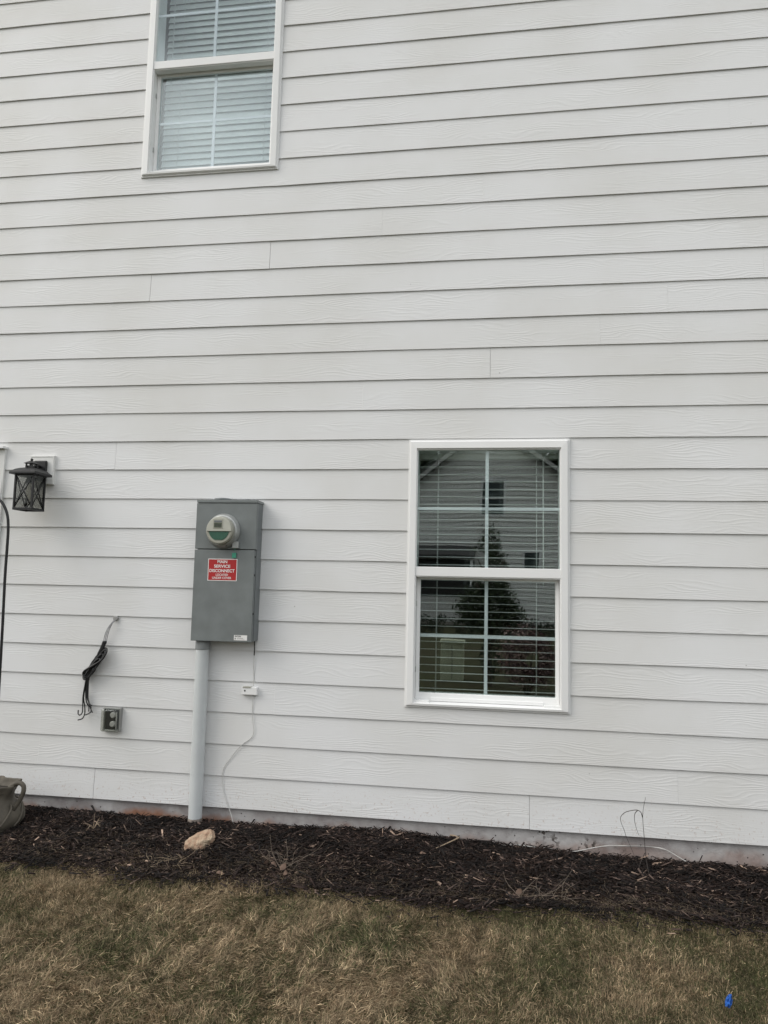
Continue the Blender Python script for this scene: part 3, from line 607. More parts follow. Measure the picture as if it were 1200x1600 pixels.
b.lathe([(.008, 1.987), (.007, 1.994), (.009, 1.999), (.004, 2.004)], (XM, YM, 0), n=12); b.build("cupola", M_black, ln)
b = MB()
b.box((X0+.006, Ya-.001, Za+.009), (X1-.006, Ya+.001, Zb-.006)); b.box((X0+.006, Yb-.001, Za+.009), (X1-.006, Yb+.001, Zb-.006)); b.box((X0-.001, Ya+.006, Za+.009), (X0+.001, Yb-.006, Zb-.006)); b.box((X1-.001, Ya+.006, Za+.009), (X1+.001, Yb-.006, Zb-.006))
b.build("glass_pane", M_lglass, ln)
b = MB(); b.lathe([(.012, 1.855), (.013, 1.835), (.020, 1.81), (.024, 1.785), (.022, 1.765), (.012, 1.748), (.004, 1.744)], (XM, YM, 0), n=20); b.build("bulb", M_bulb, ln)
b = MB(); b.lathe([(.015, 1.892), (.015, 1.853)], (XM, YM, 0), n=16); b.build("bulb_socket", M_black, ln)

# shepherd hook
b = MB(); b.tube(spline([(-2.722, -.4, -.25), (-2.724, -.4, .40), (-2.731, -.4, .95), (-2.739, -.4, 1.29), (-2.739, -.4, 1.45), (-2.741, -.4, 1.56), (-2.752, -.4, 1.635), (-2.778, -.4, 1.690), (-2.812, -.4, 1.724), (-2.86, -.4, 1.745), (-2.91, -.4, 1.735), (-2.95, -.4, 1.69), (-2.962, -.4, 1.63), (-2.945, -.4, 1.59), (-2.91, -.4, 1.585), (-2.89, -.4, 1.61)]), .0078, 12)
hk = b.build("shepherd_hook", M_black); props(hk, "tall black curved garden hook at the left edge of the lawn bed", "garden hook")

# black wire bundle
wb = thing("wire_bundle", (-2.26, -.02, 1.05), "knotted bundle of loose black wires hanging from a hole in the siding", "wires")
b = MB(); b.lathe([(.016, -.004), (.016, .004), (.010, .006)], (-2.260, -.022, 1.053), 'Y', 20); b.build("grommet", M_opl, wb)
rg = random.Random(5); b = MB()
for k in range(3):
    dx = (k-1)*.0075; b.tube(spline([(-2.260+dx*.5, -.020, 1.050), (-2.275+dx*.6, -.040, 1.022), (-2.293+dx, -.045, .985), (-2.307+dx*1.2, -.042, .94), (-2.312+dx*1.2, -.04, .90)]), .0026, 8)
b.tube(spline([(-2.262, -.022, 1.045), (-2.268, -.05, 1.03), (-2.282, -.05, 1.00)]), .002, 6)
b.build("grey_wires", M_wgrey, wb)
b = MB()
for k in range(7):
    a = k/7*2*math.pi; dx, dy = .009*math.cos(a), .007*math.sin(a)
    b.tube(spline([(-2.311+dx, -.042+dy, .918), (-2.322+dx, -.044+dy, .882), (-2.338+dx, -.046+dy, .845), (-2.352+dx*1.2, -.046+dy, .80), (-2.378+dx, -.046+dy, .755), (-2.400+dx*.8, -.044+dy, .715), (-2.412+dx*.8, -.042+dy, .67)]), .0042, 8)
b.build("strand_core", M_rubber, wb)
b = MB()
for k in range(9):
    t = k/8; o1 = rg.uniform(-.004, .004); w_ = .014+.010*math.sin(t*math.pi)
    zc_, xc_ = .835-.11*t, -2.325-.078*t
    pts = []
    for j in range(17):
        a = 2*math.pi*j/16; pts.append((xc_+.036*math.cos(a)+.018*math.sin(a), -.046-.020*math.sin(a+.6), zc_+.036*math.cos(a)+.026*math.sin(a)*(1 if k % 2 else -.7)+o1))
    b.tube(spline(pts, 3), .0056, 8, cap=False)
b.tube(spline([(-2.300, -.06, .870), (-2.290, -.068, .845), (-2.31, -.07, .81), (-2.36, -.072, .775), (-2.41, -.07, .745), (-2.428, -.06, .722), (-2.41, -.06, .70)]), .006, 8)
b.tube(spline([(-2.298, -.055, .860), (-2.284, -.06, .875)]), .0035, 8)
b.build("knot", M_rubber, wb)
tails = [[(-2.408, -.044, .69), (-2.424, -.040, .62), (-2.428, -.036, .57), (-2.420, -.034, .53), (-2.416, -.036, .49), (-2.420, -.05, .462), (-2.444, -.06, .453)],
         [(-2.410, -.040, .69), (-2.418, -.036, .62), (-2.412, -.034, .56), (-2.395, -.034, .53), (-2.383, -.05, .505)],
         [(-2.414, -.046, .69), (-2.427, -.046, .60), (-2.424, -.05, .54), (-2.418, -.06, .50), (-2.428, -.066, .483), (-2.444, -.06, .49), (-2.450, -.05, .508)],
         [(-2.404, -.040, .69), (-2.410, -.034, .61), (-2.398, -.034, .56), (-2.378, -.036, .515), (-2.362, -.045, .497)],
         [(-2.406, -.048, .68), (-2.404, -.044, .59), (-2.388, -.044, .555), (-2.362, -.06, .540)],
         [(-2.402, -.040, .68), (-2.402, -.034, .58), (-2.386, -.030, .53), (-2.376, -.04, .50), (-2.392, -.06, .487), (-2.404, -.06, .486)]]
for tpts in tails:
    b = MB(); b.tube(spline(tpts), .0036, 8); b.build("wire_tail", M_rubber, wb)

# outlet cover
oc = thing("outlet_cover", (-2.24, -.02, .39), "small clear weatherproof outlet cover low on the siding beside the black wires", "outlet")
b = MB(); b.box((-2.299, -.030, .392), (-2.187, -.008, .530)); b.build("base_plate", M_opl, oc, 0.006)
b = MB(); b.box((-2.282, -.036, .405), (-2.200, -.0305, .518)); b.build("receptacle", M_dark, oc, 0.004)
b = MB()
for z_ in (.490, .438): b.lathe([(.017, 0), (.017, .018), (.013, .021)], (-2.228, -.036, z_), 'Y', 20)
b.build("plug", mat("plug_grey", (0.42, 0.42, 0.41), 0.4, var=0.05), oc)
b = MB(); b.box((-2.293, -.078, .396), (-2.190, -.0303, .527)); b.build("clear_cover", M_clear, oc, 0.012, 4)
b = MB(); b.ring(-2.296, -2.188, .393, .529, .007, .007, .007, .007, -.040, -.0302); b.tube([(-2.197, -.066, .41), (-2.197, -.066, .51)], .004, 8); b.build("cover_frame", M_opl, oc, 0.002)

# cable along the foundation
b = MB(); b.tube(spline([(-.16, -.055, -.105), (-.05, -.035, -.098), (.125, -.020, -.087), (.20, -.02, -.092), (.279, -.018, -.093), (.36, -.018, -.102), (.425, -.018, -.098), (.47, -.014, -.088), (.524, -.012, -.074), (.60, -.010, -.060), (.70, -.010, -.054), (.784, -.010, -.050), (.864, -.014, -.054), (.91, -.02, -.070), (.96, -.028, -.095), (1.01, -.035, -.118), (1.055, -.04, -.142)]), .0026, 8)
cb = b.build("cable", mat("cable_dusty", (.46, .45, .43), .6, var=.3, vscale=14)); props(cb, "pale cable lying along the foundation at lower right", "cable")

# ------------------------------------------------------------ urn
UX, UY = -2.810, -.30
ur = thing("garden_urn", (UX, UY, -.12), "weathered brown handled garden urn at the left edge of the mulch", "urn")
def folds(an, i, h):
    hi = max(0, min(1, (h-.03)/.11)); lo = max(0, min(1, (.01-h)/.05))
    return 1+.13*hi*math.sin(an*6+h*22)+.05*hi*math.sin(an*13+1-h*30)+.018*lo*math.sin(an*6+h*16)
prof = [(.150, -.150), (.168, -.135), (.170, -.108), (.162, -.098), (.176, -.085), (.184, -.060), (.182, -.030), (.170, -.005), (.146, .020), (.134, .036), (.128, .052), (.130, .075), (.140, .100), (.147, .120), (.146, .130), (.138, .132), (.130, .120), (.120, .075)]
b = MB(); b.lathe(prof, (UX, UY, 0), n=96, fn=folds); ob = b.build("bowl", M_urn, ur); 
sm = ob.modifiers.new("s", 'SUBSURF'); sm.levels = 1; sm.render_levels = 1
b = MB(); b.lathe([(.134, .088), (.06, .094), (.004, .096)], (UX, UY, 0), n=40); b.build("soil_fill", M_soil, ur)
for sg in (1, -1):
    b = MB(); b.tube(spline([(UX+sg*.128, UY-.01, .112), (UX+sg*.155, UY-.01, .134), (UX+sg*.186, UY-.01, .144), (UX+sg*.210, UY-.01, .132), (UX+sg*.215, UY-.01, .105), (UX+sg*.204, UY-.01, .070), (UX+sg*.184, UY-.01, .034), (UX+sg*.160, UY-.01, .000)]), [.0125]*57, 12)
    b.build("handle", M_urn, ur)
b = MB()
for k in range(10):
    a0 = k*.628
    b.tube(spline([(UX+rr*math.cos(a0+dd), UY+rr*math.sin(a0+dd), zz) for rr, dd, zz in ((.148, .52, .03), (.175, .38, .008), (.184, .2, -.03), (.185, .05, -.062), (.174, -.10, -.09))]), [.003]+[.0055]*31+[.003], 8)
b.build("fold_ridge", M_urn, ur)

# rock
import bmesh
from mathutils import noise as mn
def rock(name, c, m):
    top = [(292,1320),(299,1313),(307,1306),(317,1301),(327,1300),(331,1307),(331,1314),(321,1319),(314,1326),(304,1327),(294,1325)]
    mid = [(290,1321),(298,1310),(306,1303),(317,1298),(329,1298),(334,1307),(333,1316),(325,1325),(316,1333),(306,1336),(294,1333)]
    n = Vector((.08, -.72, .69)).normalized(); ax = Vector((1, 0, 0)); ax = (ax-n*ax.dot(n)).normalized(); up = n.cross(ax)
    if up.z < 0: up = -up
    def P(q, d, k=1.0): return ax*((q[0]-312)/300*k)+up*((1317-q[1])/290/.9*k)+n*d
    bm = bmesh.new(); rings = [[bm.verts.new(P(q, .022, .62)) for q in top], [bm.verts.new(P(q, .014)) for q in top], [bm.verts.new(P(q, -.018)) for q in mid], [bm.verts.new(P(q, -.060, .85)) for q in mid]]
    N_ = len(top)
    for a, b in zip(rings[:-1], rings[1:]):
        for k in range(N_): bm.faces.new((a[k], a[(k+1) % N_], b[(k+1) % N_], b[k]))
    bm.faces.new(rings[0]); bm.faces.new(rings[-1][::-1])
    bmesh.ops.triangulate(bm, faces=bm.faces[:]); bmesh.ops.recalc_face_normals(bm, faces=bm.faces[:])
    for it in range(4):
        bmesh.ops.subdivide_edges(bm, edges=bm.edges[:], cuts=1, use_grid_fill=True)
        if it == 1: bmesh.ops.smooth_vert(bm, verts=bm.verts[:], factor=.22, use_axis_x=True, use_axis_y=True, use_axis_z=True)
    for v in bm.verts:
        q = v.co*28; v.co += v.normal*(mn.noise(q)*.0045+abs(mn.noise(q*2.3))*.0035+mn.noise(q*6)*.0012)
    me = bpy.data.meshes.new(name); bm.to_mesh(me); bm.free(); me.materials.append(m)
    o = bpy.data.objects.new(name, me); link(o); o.location = c; return o
rk = rock("rock", (-1.528, -.392, float(bed_z(-1.54, -.39))+.040), M_rock)
props(rk, "tan sandstone rock lying on the mulch in front of the conduit", "rock")

# ------------------------------------------------------------ mulch chips
def chips(n, x0, x1, seed, size=1.0, over=0.05):
    g = np.random.default_rng(seed); x = g.uniform(x0, x1, n); t = np.where(g.random(n) < .035, 1+np.abs(g.normal(0, .10, n)), g.uniform(0, 1, n)**0.95)
    y = -0.004 + t*(edge_y(x)-over+0.004) + g.normal(0, .012, n)*(t > .9); y = np.minimum(y, -.002)
    z = np.where(y < edge_y(x)-.02, ZL+.012, bed_z(x, y))
    L_ = np.clip(g.lognormal(math.log(.024), .5, n), .007, .085)*size; W_ = np.clip(L_*g.uniform(.10, .30, n), .0016, .009); T_ = g.uniform(.0008, .003, n)
    fl = np.sin(x*3+y*6)*.7; an = np.where(g.random(n) < .5, fl+g.normal(0, .55, n), g.uniform(0, math.pi, n)); ti = g.normal(0, .24, n); ro = g.normal(0, .5, n)
    d = np.stack([np.cos(an)*np.cos(ti), np.sin(an)*np.cos(ti), np.sin(ti)], -1)
    s = np.cross(d, np.array([0, 0, 1.])); s /= np.linalg.norm(s, axis=1)[:, None]; uu = np.cross(s, d)
    s2 = s*np.cos(ro)[:, None]+uu*np.sin(ro)[:, None]; u2 = -s*np.sin(ro)[:, None]+uu*np.cos(ro)[:, None]
    c = np.stack([x, y, z+g.uniform(-.002, .016, n)], -1); c[:, 2] += np.abs(np.sin(ti))*L_*.30
    V = np.empty((n, 8, 3))
    k1, k2 = g.uniform(.15, .9, n), g.uniform(.15, .9, n); sh = g.normal(0, .25, n)*W_
    for i, (a, bb, cc) in enumerate(((-1,-1,-1),(1,-1,-1),(1,1,-1),(-1,1,-1),(-1,-1,1),(1,-1,1),(1,1,1),(-1,1,1))):
        kk = k1 if a < 0 else k2
        V[:, i] = c + d*(a*L_/2)[:, None] + s2*((bb*W_/2)*kk + (sh if bb > 0 else 0))[:, None] + u2*(cc*T_/2)[:, None]
    V[:, :, 1] = np.minimum(V[:, :, 1], .001)
    base = np.array([[.0110, .0078, .0070], [.018, .0122, .0105], [.0060, .0048, .0045], [.034, .0245, .020], [.090, .072, .063], [.27, .22, .18]])
    pick = g.choice(6, n, p=[.31, .24, .24, .12, .072, .018]); pt = np.clip(1+.45*(np.sin(x*5.1+y*9)*np.sin(x*2.3-y*14+1))+.25*np.sin(x*17+y*21), .5, 1.7); C = base[pick]*(g.uniform(.7, 1.3, n)*pt)[:, None]*np.array([1.12, .98, .92])
    return V, C
BOXF = [(0,3,2,1),(4,5,6,7),(0,1,5,4),(1,2,6,5),(2,3,7,6),(3,0,4,7)]
V1, C1 = chips(56000, -3.6, 2.1, 1); V2, C2 = chips(9000, -6.3, -3.6, 2, 1.3); V3, C3 = chips(9000, 2.1, 5.0, 3, 1.3); V4, C4 = chips(3600, -3.6, 2.1, 5, 1.7)
mc_ = npmesh("mulch_chips", np.concatenate([V1, V2, V3, V4]), 8, M_chip, None, np.concatenate([C1, C2, C3, C4]), BOXF)
props(mc_, "dark shredded bark mulch covering the bed under the wall", "mulch", kind="stuff")

# ------------------------------------------------------------ grass
def vnoise(x, y, seed):
    g = np.random.default_rng(seed); out = np.zeros_like(x)
    for k in range(7):
        a = g.uniform(0, 2*math.pi); q = g.uniform(.6, 1.7); out += np.sin((x*math.cos(a)+y*math.sin(a))*q*2*math.pi+g.uniform(0, 6.28))
    return out/3.2
def blades(n, x0, x1, y0, seed, wmul=1.0, yfar=None):
    g = np.random.default_rng(seed); x = g.uniform(x0, x1, n); e = edge_y(x)+(.03+.03*(x < -.6))*vnoise(x*6, x*0, 91)+(.02+.035*(x < -.6)*(g.random(n) < .5))*g.normal(0, 1, n)
    y = e - (g.uniform(0, 1, n))*(e-y0)
    z = lawn_z(x, y)-.004
    dry = vnoise(x*1.1, y*1.3, 4)+.35*vnoise(x*4, y*4, 8)
    matted = np.clip(.5+.8*vnoise(x*.7+3, y*1.2, 12)+np.where(x < -.2, .45, -.35), 0, 1)
    ln_ = g.uniform(.011, .029, n)*(1+.30*vnoise(x*3, y*3, 15)) + matted*g.uniform(0, .030, n); ln_ = np.clip(ln_, .009, .075)
    wd = g.uniform(.0009, .0021, n)*wmul
    th = (vnoise(x*1.2, y*1.2, 21)*2.6+1.6*vnoise(x*4.2, y*4.2, 31)+1.2*vnoise(x*9, y*9, 33)) + g.normal(0, .80+.5*(1-matted), n)
    lean = np.clip(g.normal(.50+.62*matted, .33, n), .03, 1.50)
    curl = g.normal(.45, .75, n)
    hd = np.stack([np.cos(th), np.sin(th), 0*th], -1); sd_ = np.stack([-np.sin(th), np.cos(th), 0*th], -1)
    ro = g.uniform(-1.2, 1.2, n); sd_ = sd_*np.cos(ro)[:, None]+np.array([0, 0, 1.])*np.sin(ro)[:, None]
    tw = g.normal(0, .55, n)
    V = np.empty((n, 7, 3)); p = np.stack([x, y, z+matted*g.uniform(0, .012, n)], -1); a = lean.copy()
    for k in range(4):
        w = wd*(1, .9, .65, 0)[k]
        if k < 3: V[:, 2*k] = p-sd_*w[:, None]/2; V[:, 2*k+1] = p+sd_*w[:, None]/2
        else: V[:, 6] = p
        st = (ln_/3)[:, None]; hdk = hd*np.cos(tw*k)[:, None]+np.cross(hd, [0, 0, 1.])*np.sin(tw*k)[:, None]
        p = p+(hdk*np.sin(a)[:, None]+np.array([0, 0, 1.])*np.cos(a)[:, None])*st; a = np.clip(a+curl*.5, -.4, 1.75)
        p[:, 2] = np.maximum(p[:, 2], z+.003)
    straw = np.array([.325, .250, .158]); tan_ = np.array([.170, .118, .072]); green = np.array([.072, .076, .033]); dgreen = np.array([.032, .037, .016])
    edge = np.clip(1-(e-y)/.10, 0, 1)*(x > -.9)
    gp = np.clip(.42-.34*dry+.45*edge-.08*matted+.10*(x > 0), .06, .92); q = g.random(n)
    isg = q < gp; s_ = g.random(n)
    C = np.where(isg[:, None], np.where((s_ < .45)[:, None], dgreen, green), np.where((s_ < .42)[:, None], tan_, straw))
    C = C*(g.lognormal(0, .42, n)*np.clip(1+.30*vnoise(x*8, y*8, 55), .5, 1.6))[:, None]
    CC = np.repeat(C[:, None, :], 7, 1)
    tip = np.where((g.random(n) < .45)[:, None], straw*.9, C); CC[:, 4:, :] = (C*.5+tip*.5)[:, None, :]; CC[:, 6, :] = tip
    return V, CC
BF = [(0,1,3,2),(2,3,5,4),(4,5,6)]
A = [blades(330000, -3.0, 1.75, -2.05, 1), blades(45000, -5.0, -3.0, -2.4, 2, 1.5), blades(45000, 1.75, 4.2, -2.4, 3, 1.5), blades(26000, -3.2, 2.2, -3.2, 4, 1.6)]
gs = npmesh("lawn_grass", np.concatenate([a[0] for a in A]), 7, M_blade, None, np.concatenate([a[1] for a in A]), BF)
props(gs, "half-dormant tan and green lawn grass in front of the mulch", "grass", kind="stuff")
# dry blades fallen over the mulch
g = np.random.default_rng(77); n = 3400
x = g.uniform(-3.3, 1.9, n); t = np.clip(1-np.abs(g.normal(0, np.where(x < -.5, .20, .09), n))+(g.random(n) < .25)*-.3*g.random(n), .02, 1.05); y = t*edge_y(x); th = g.uniform(0, 6.28, n); L_ = g.uniform(.02, .085, n); cv = g.normal(0, .5, n)
V = np.empty((n, 7, 3)); p = np.stack([x, y, bed_z(x, y)+g.uniform(.010, .020, n)], -1)
for k in range(4):
    w = .0013*(1, .9, .6, 0)[k]; a = th+cv*k; d = np.stack([np.cos(a), np.sin(a), g.normal(0, .10, n)], -1); s = np.stack([-np.sin(a), np.cos(a), 0*a], -1)
    if k < 3: V[:, 2*k] = p-s*w/2; V[:, 2*k+1] = p+s*w/2
    else: V[:, 6] = p
    p = p+d*(L_/3)[:, None]
so2 = npmesh("loose_straw", V, 7, M_blade, None, np.array([.20, .155, .108])[None]*g.uniform(.4, 1.2, n)[:, None], BF)
props(so2, "dry straw bits scattered over the dark mulch", "straw", kind="stuff")

# ------------------------------------------------------------ twigs, stems, leaves
def stems(name, lab, cat, lines, m, rad=.0016, leaves=(), group=None):
    root = thing(name, lines[0][0], lab, cat, group)
    for ln_ in lines:
        pp = spline(ln_, 6); nn = len(pp); b = MB(); b.tube(pp, [rad*(1-.6*i/(nn-1)) for i in range(nn)], 6); b.build("stem", m, root)
    for (c, sz, ang) in leaves:
        b = MB(); Mx = Matrix.Translation(c) @ Matrix.Rotation(ang, 4, 'Z') @ Matrix.Rotation(.5, 4, 'X') @ Matrix.Rotation(ang*1.7, 4, 'Y'); vs = []; fs = []
        for i in range(7):
            u_ = i/6; w_ = sz*.32*math.sin(math.pi*min(1, u_*1.02+.01))**.8
            for s_ in (-1, 0, 1): vs.append(Mx @ Vector((sz*(u_-.5), s_*w_, .25*w_*abs(s_)+.12*sz*math.sin(u_*5))))
        for i in range(6):
            for k in range(2): fs.append((i*3+k, i*3+k+1, i*3+k+4, i*3+k+3))
        b.add(vs, fs, True); b.build("leaf", M_dleaf, root)
    return root
ys = -.20
stems("dry_weed", "thin dark dry weed with two arching loops against the foundation", "weed",
      [[(.762, ys-.02, -.135), (.750, ys, -.05), (.741, ys, .064), (.736, ys, .14), (.739, ys, .19), (.751, ys, .249)],
       [(.735, ys, .150), (.728, ys, .172), (.712, ys, .183), (.683, ys, .180), (.650, ys, .168), (.629, ys, .145), (.630, ys, .12), (.645, ys, .082), (.655, ys, .05), (.675, ys, .004), (.696, ys, -.046), (.715, ys, -.09)],
       [(.712, ys, .183), (.698, ys, .165), (.696, ys, .135), (.703, ys, .10), (.716, ys, .062)],
       [(.745, ys, -.02), (.720, ys-.01, -.07), (.71, ys-.01, -.11)]], M_stem, .0021)
zb_ = lambda x_, y_, h=.018: (x_, y_, float(bed_z(x_, y_))+h)
stems("dry_stick", "long pale dry stalk lying slanted on the mulch below the window", "stick", [[zb_(-.190, -.05, .03), zb_(-.215, -.10, .03), zb_(-.275, -.185, .025), zb_(-.300, -.245, .02)], [zb_(-.24, -.03, .03), zb_(-.215, -.045, .035), zb_(-.190, -.05, .03)]], M_straw, .0042)
stems("dead_plant", "withered plant with curled brown leaves at the grass edge left of the window", "dead plant",
      [[zb_(-1.03, -.56), zb_(-1.02, -.50, .05), zb_(-1.05, -.42, .09)], [zb_(-1.03, -.56), zb_(-.97, -.50, .04), zb_(-.90, -.40, .05), zb_(-.86, -.36, .08)], [zb_(-1.03, -.56), zb_(-1.09, -.52, .06), zb_(-1.12, -.47, .12)], [zb_(-.95, -.48, .04), zb_(-.91, -.48, .06), zb_(-.83, -.42, .03)]], M_twig, .0013,
      [(zb_(-1.07, -.55, .03), .04, .3), (zb_(-1.02, -.57, .04), .045, 1.4), (zb_(-1.12, -.53, .02), .035, 2.4), (zb_(-1.0, -.60, .03), .035, .9)])
stems("dead_plant", "tangled dry stems with brown leaves at the grass edge under the window", "dead plant",
      [[zb_(.10, -.58), zb_(.16, -.52, .04), zb_(.22, -.47, .07)], [zb_(.10, -.58), zb_(.20, -.60, .03), zb_(.32, -.62, .05), zb_(.40, -.66, .02)], [zb_(.22, -.60, .03), zb_(.30, -.55, .05), zb_(.36, -.50, .10)], [zb_(.12, -.58), zb_(.06, -.52, .04), zb_(.04, -.46, .05)], [zb_(.32, -.62, .04), zb_(.36, -.58, .02), zb_(.44, -.60, .03)]], M_twig, .0012,
      [(zb_(.07, -.57, .02), .04, .2), (zb_(.11, -.56, .03), .045, 1.1), (zb_(.03, -.59, .02), .035, 2.0), (zb_(.14, -.60, .025), .03, 2.8)])
def twiggy(cx, cy, n_, sp, seed, hmax):
    g_ = random.Random(seed); out = []
    for k in range(n_):
        a = g_.uniform(0, 6.28); q = g_.uniform(.4, 1)*sp; x0_, y0_ = cx+g_.gauss(0, sp*.35), cy+g_.gauss(0, sp*.15); b_ = a+g_.uniform(-.9, .9)
        out.append([zb_(x0_, y0_, .012), zb_(x0_+.5*q*math.cos(a), y0_+.3*q*math.sin(a), g_.uniform(.02, hmax)), zb_(x0_+.5*q*(math.cos(a)+math.cos(b_)), y0_+.3*q*(math.sin(a)+math.sin(b_)), g_.uniform(.012, hmax*1.2))])
    return out
stems("dry_twigs", "fine dry twigs strewn on the mulch just left of the window edge", "twigs", twiggy(-1.02, -.50, 16, .13, 4, .07), M_twig, .0010)
stems("dry_twigs", "fine tangle of dry twigs at the mulch edge below the window's right side", "twigs", twiggy(.20, -.56, 16, .15, 5, .06), M_twig, .0010)
stems("dry_twigs", "pale dry stems lying between the rock and the lawn edge", "twigs", twiggy(-1.62, -.55, 18, .14, 6, .03), M_straw, .0010)
rg = random.Random(31); L0_ = []
for k in range(9):
    a = rg.uniform(0, 6.28); q = rg.uniform(.03, .09); L0_.append([zb_(-2.17, -.30, .01), zb_(-2.17+q*.5*math.cos(a), -.30+q*.5*math.sin(a), .04), zb_(-2.17+q*math.cos(a), -.30+q*math.sin(a), rg.uniform(.02, .08))])
stems("dry_grass_tuft", "small pale dry grass tuft in the mulch right of the urn", "grass tuft", L0_, M_straw, .0014)
fl = [(-.36, -.32, .034, .5, "flat pinkish brown leaf on the mulch below the pale stalk"), (-2.02, -.60, .045, 2.0, "brown leaf on the mulch edge between urn and rock"), (.80, -.42, .032, 1.4, "upright brown leaf in the mulch below the dry weed"), (1.16, -.30, .034, 1.2, "curled brown leaf in the mulch near the right edge"), (-1.32, -.62, .040, .2, "brown leaf at the grass edge right of the rock")]
for (x_, y_, sz, an, lb_) in fl:
    b = MB(); c = Vector(zb_(x_, y_, .02)); Mx = Matrix.Translation(c) @ Matrix.Rotation(an, 4, 'Z') @ Matrix.Rotation(.35, 4, 'X'); vs = []; fs = []
    for i in range(9):
        u_ = i/8; w_ = sz*.30*math.sin(math.pi*min(1, u_+.01))**.7
        for s_ in (-1, 0, 1): vs.append(Mx @ Vector((sz*(u_-.5), s_*w_, .35*w_*abs(s_)+.10*sz*math.sin(u_*6))))
    for i in range(8):
        for k in range(2): fs.append((i*3+k, i*3+k+1, i*3+k+4, i*3+k+3))
    b.add(vs, fs, True); o = b.build("fallen_leaf", M_dleaf); props(o, lb_, "leaf", "brown leaves lying on the mulch")
# blue scrap in the lawn
bm = bmesh.new(); bmesh.ops.create_grid(bm, x_segments=14, y_segments=22, size=.5)
from mathutils import noise as mn
for v in bm.verts:
    q = v.co.copy(); w_ = .026*(1-.9*abs(q.y)**1.6*1.6); v.co = Vector((q.x*w_*.85, q.y*.044, .010*math.cos(q.x*3)+.014*mn.noise(q*5)+.010))
bmesh.ops.solidify(bm, geom=bm.faces[:], thickness=.0008)
me = bpy.data.meshes.new("plastic_scrap"); bm.to_mesh(me); bm.free(); me.polygons.foreach_set("use_smooth", [True]*len(me.polygons)); me.materials.append(M_blue)
o = bpy.data.objects.new("plastic_scrap", me); link(o); o.location = (.795, -1.375, ZL+.036); o.rotation_euler = (.75, .25, -.35); props(o, "small crumpled blue plastic scrap in the grass at lower right", "litter")

# ------------------------------------------------------------ what the window reflects: across the lawn behind the camera
def leafmass(name, mt, parent, blobs, n, ls, cols, seed, dens=.6):
    g = np.random.default_rng(seed); P_ = []
    tot = sum(b_[3]*b_[4]*b_[5] for b_ in blobs)
    for (cx, cy, cz, rx, ry, rz) in blobs:
        k = max(20, int(n*rx*ry*rz/tot)); d = g.normal(0, 1, (k, 3)); d /= np.linalg.norm(d, axis=1)[:, None]; rr = g.uniform(.25, 1, k)**.5*(1+.10*g.normal(0, 1, k))
        P_.append(np.array([cx, cy, cz])+d*rr[:, None]*np.array([rx, ry, rz]))
    P_ = np.concatenate(P_); nn = vnoise(P_[:, 0]*1.3/ls*.03, P_[:, 2]*1.3/ls*.03, seed+1); P_ = P_[nn > -dens*1.6]; k = len(P_)
    a = g.normal(0, 1, (k, 3)); a /= np.linalg.norm(a, axis=1)[:, None]; b_ = np.cross(a, g.normal(0, 1, (k, 3))); b_ /= np.linalg.norm(b_, axis=1)[:, None]; s = ls*g.uniform(.6, 1.4, k)[:, None]
    V = np.stack([P_-a*s, P_+b_*s*.4, P_+a*s, P_-b_*s*.4], 1)
    C = np.array(cols)[g.integers(0, len(cols), k)]*g.uniform(.6, 1.3, k)[:, None]
    return npmesh(name, V, 4, mt, parent, C, [(0,1,2,3)])
GR = [(.035, .055, .022), (.05, .07, .028), (.022, .035, .016)]
def tree(name, x_, y_, h, blobs, n, ls, cols, lab, cat, tr, grp=None):
    t = thing(name, (x_, y_, ZL), lab, cat, grp); b = MB()
    b.tube(spline([(x_, y_, ZL-.1), (x_+.02*h*.2, y_, ZL+h*.25), (x_-.01*h*.2, y_, ZL+h*.5), (x_, y_, ZL+h*.85)], 5), [tr*(1-.75*i/15) for i in range(16)], 10)
    rg_ = random.Random(int(h*10))
    for k in range(7):
        zz = ZL+h*rg_.uniform(.25, .7); a = rg_.uniform(0, 6.28); q = h*.16
        b.tube([(x_, y_, zz), (x_+q*.5*math.cos(a), y_+q*.5*math.sin(a), zz+q*.5), (x_+q*math.cos(a), y_+q*math.sin(a), zz+q)], [tr*.4, tr*.25, tr*.1], 6)
    b.build("trunk", M_bark, t); leafmass("crown", M_leaf, t, blobs, n, ls, cols, int(abs(x_)*10)+3); return t
tree("young_tree", -.12, -7.0, 2.2, [(-.12, -7, 1.0, .44, .4, .42), (-.12, -7, 1.5, .30, .28, .5), (-.10, -7, 1.95, .17, .17, .30), (-.38, -7.1, .95, .24, .2, .2), (.18, -6.9, .92, .24, .2, .2), (-.08, -7, .30, .17, .16, .40)], 5200, .035, [(.05, .075, .03), (.05, .07, .03), (.02, .032, .015), (.09, .11, .06)],
     "young evergreen tree standing on the lawn opposite the window", "tree", .075)
t = thing("purple_shrub", (.42, -6.0, ZL), "purple leaved shrub on the lawn beside the young evergreen", "shrub"); b = MB()
for k in range(9):
    a = k*.7; b.tube([(.42, -6, ZL-.02), (.42+.15*math.cos(a), -6+.15*math.sin(a), .2), (.42+.30*math.cos(a), -6+.3*math.sin(a), .62)], [.012, .008, .004], 6)
b.build("stem", M_bark, t); leafmass("foliage", M_leaf, t, [(.38, -6, .38, .36, .34, .42), (.58, -6.05, .30, .26, .3, .36)], 3600, .028, [(.11, .05, .055), (.20, .11, .10), (.06, .03, .035), (.50, .36, .33)], 61)
ub = thing("utility_box", (-.67, -7.6, ZL), "pale green utility pedestal standing on the lawn opposite the window", "utility box")
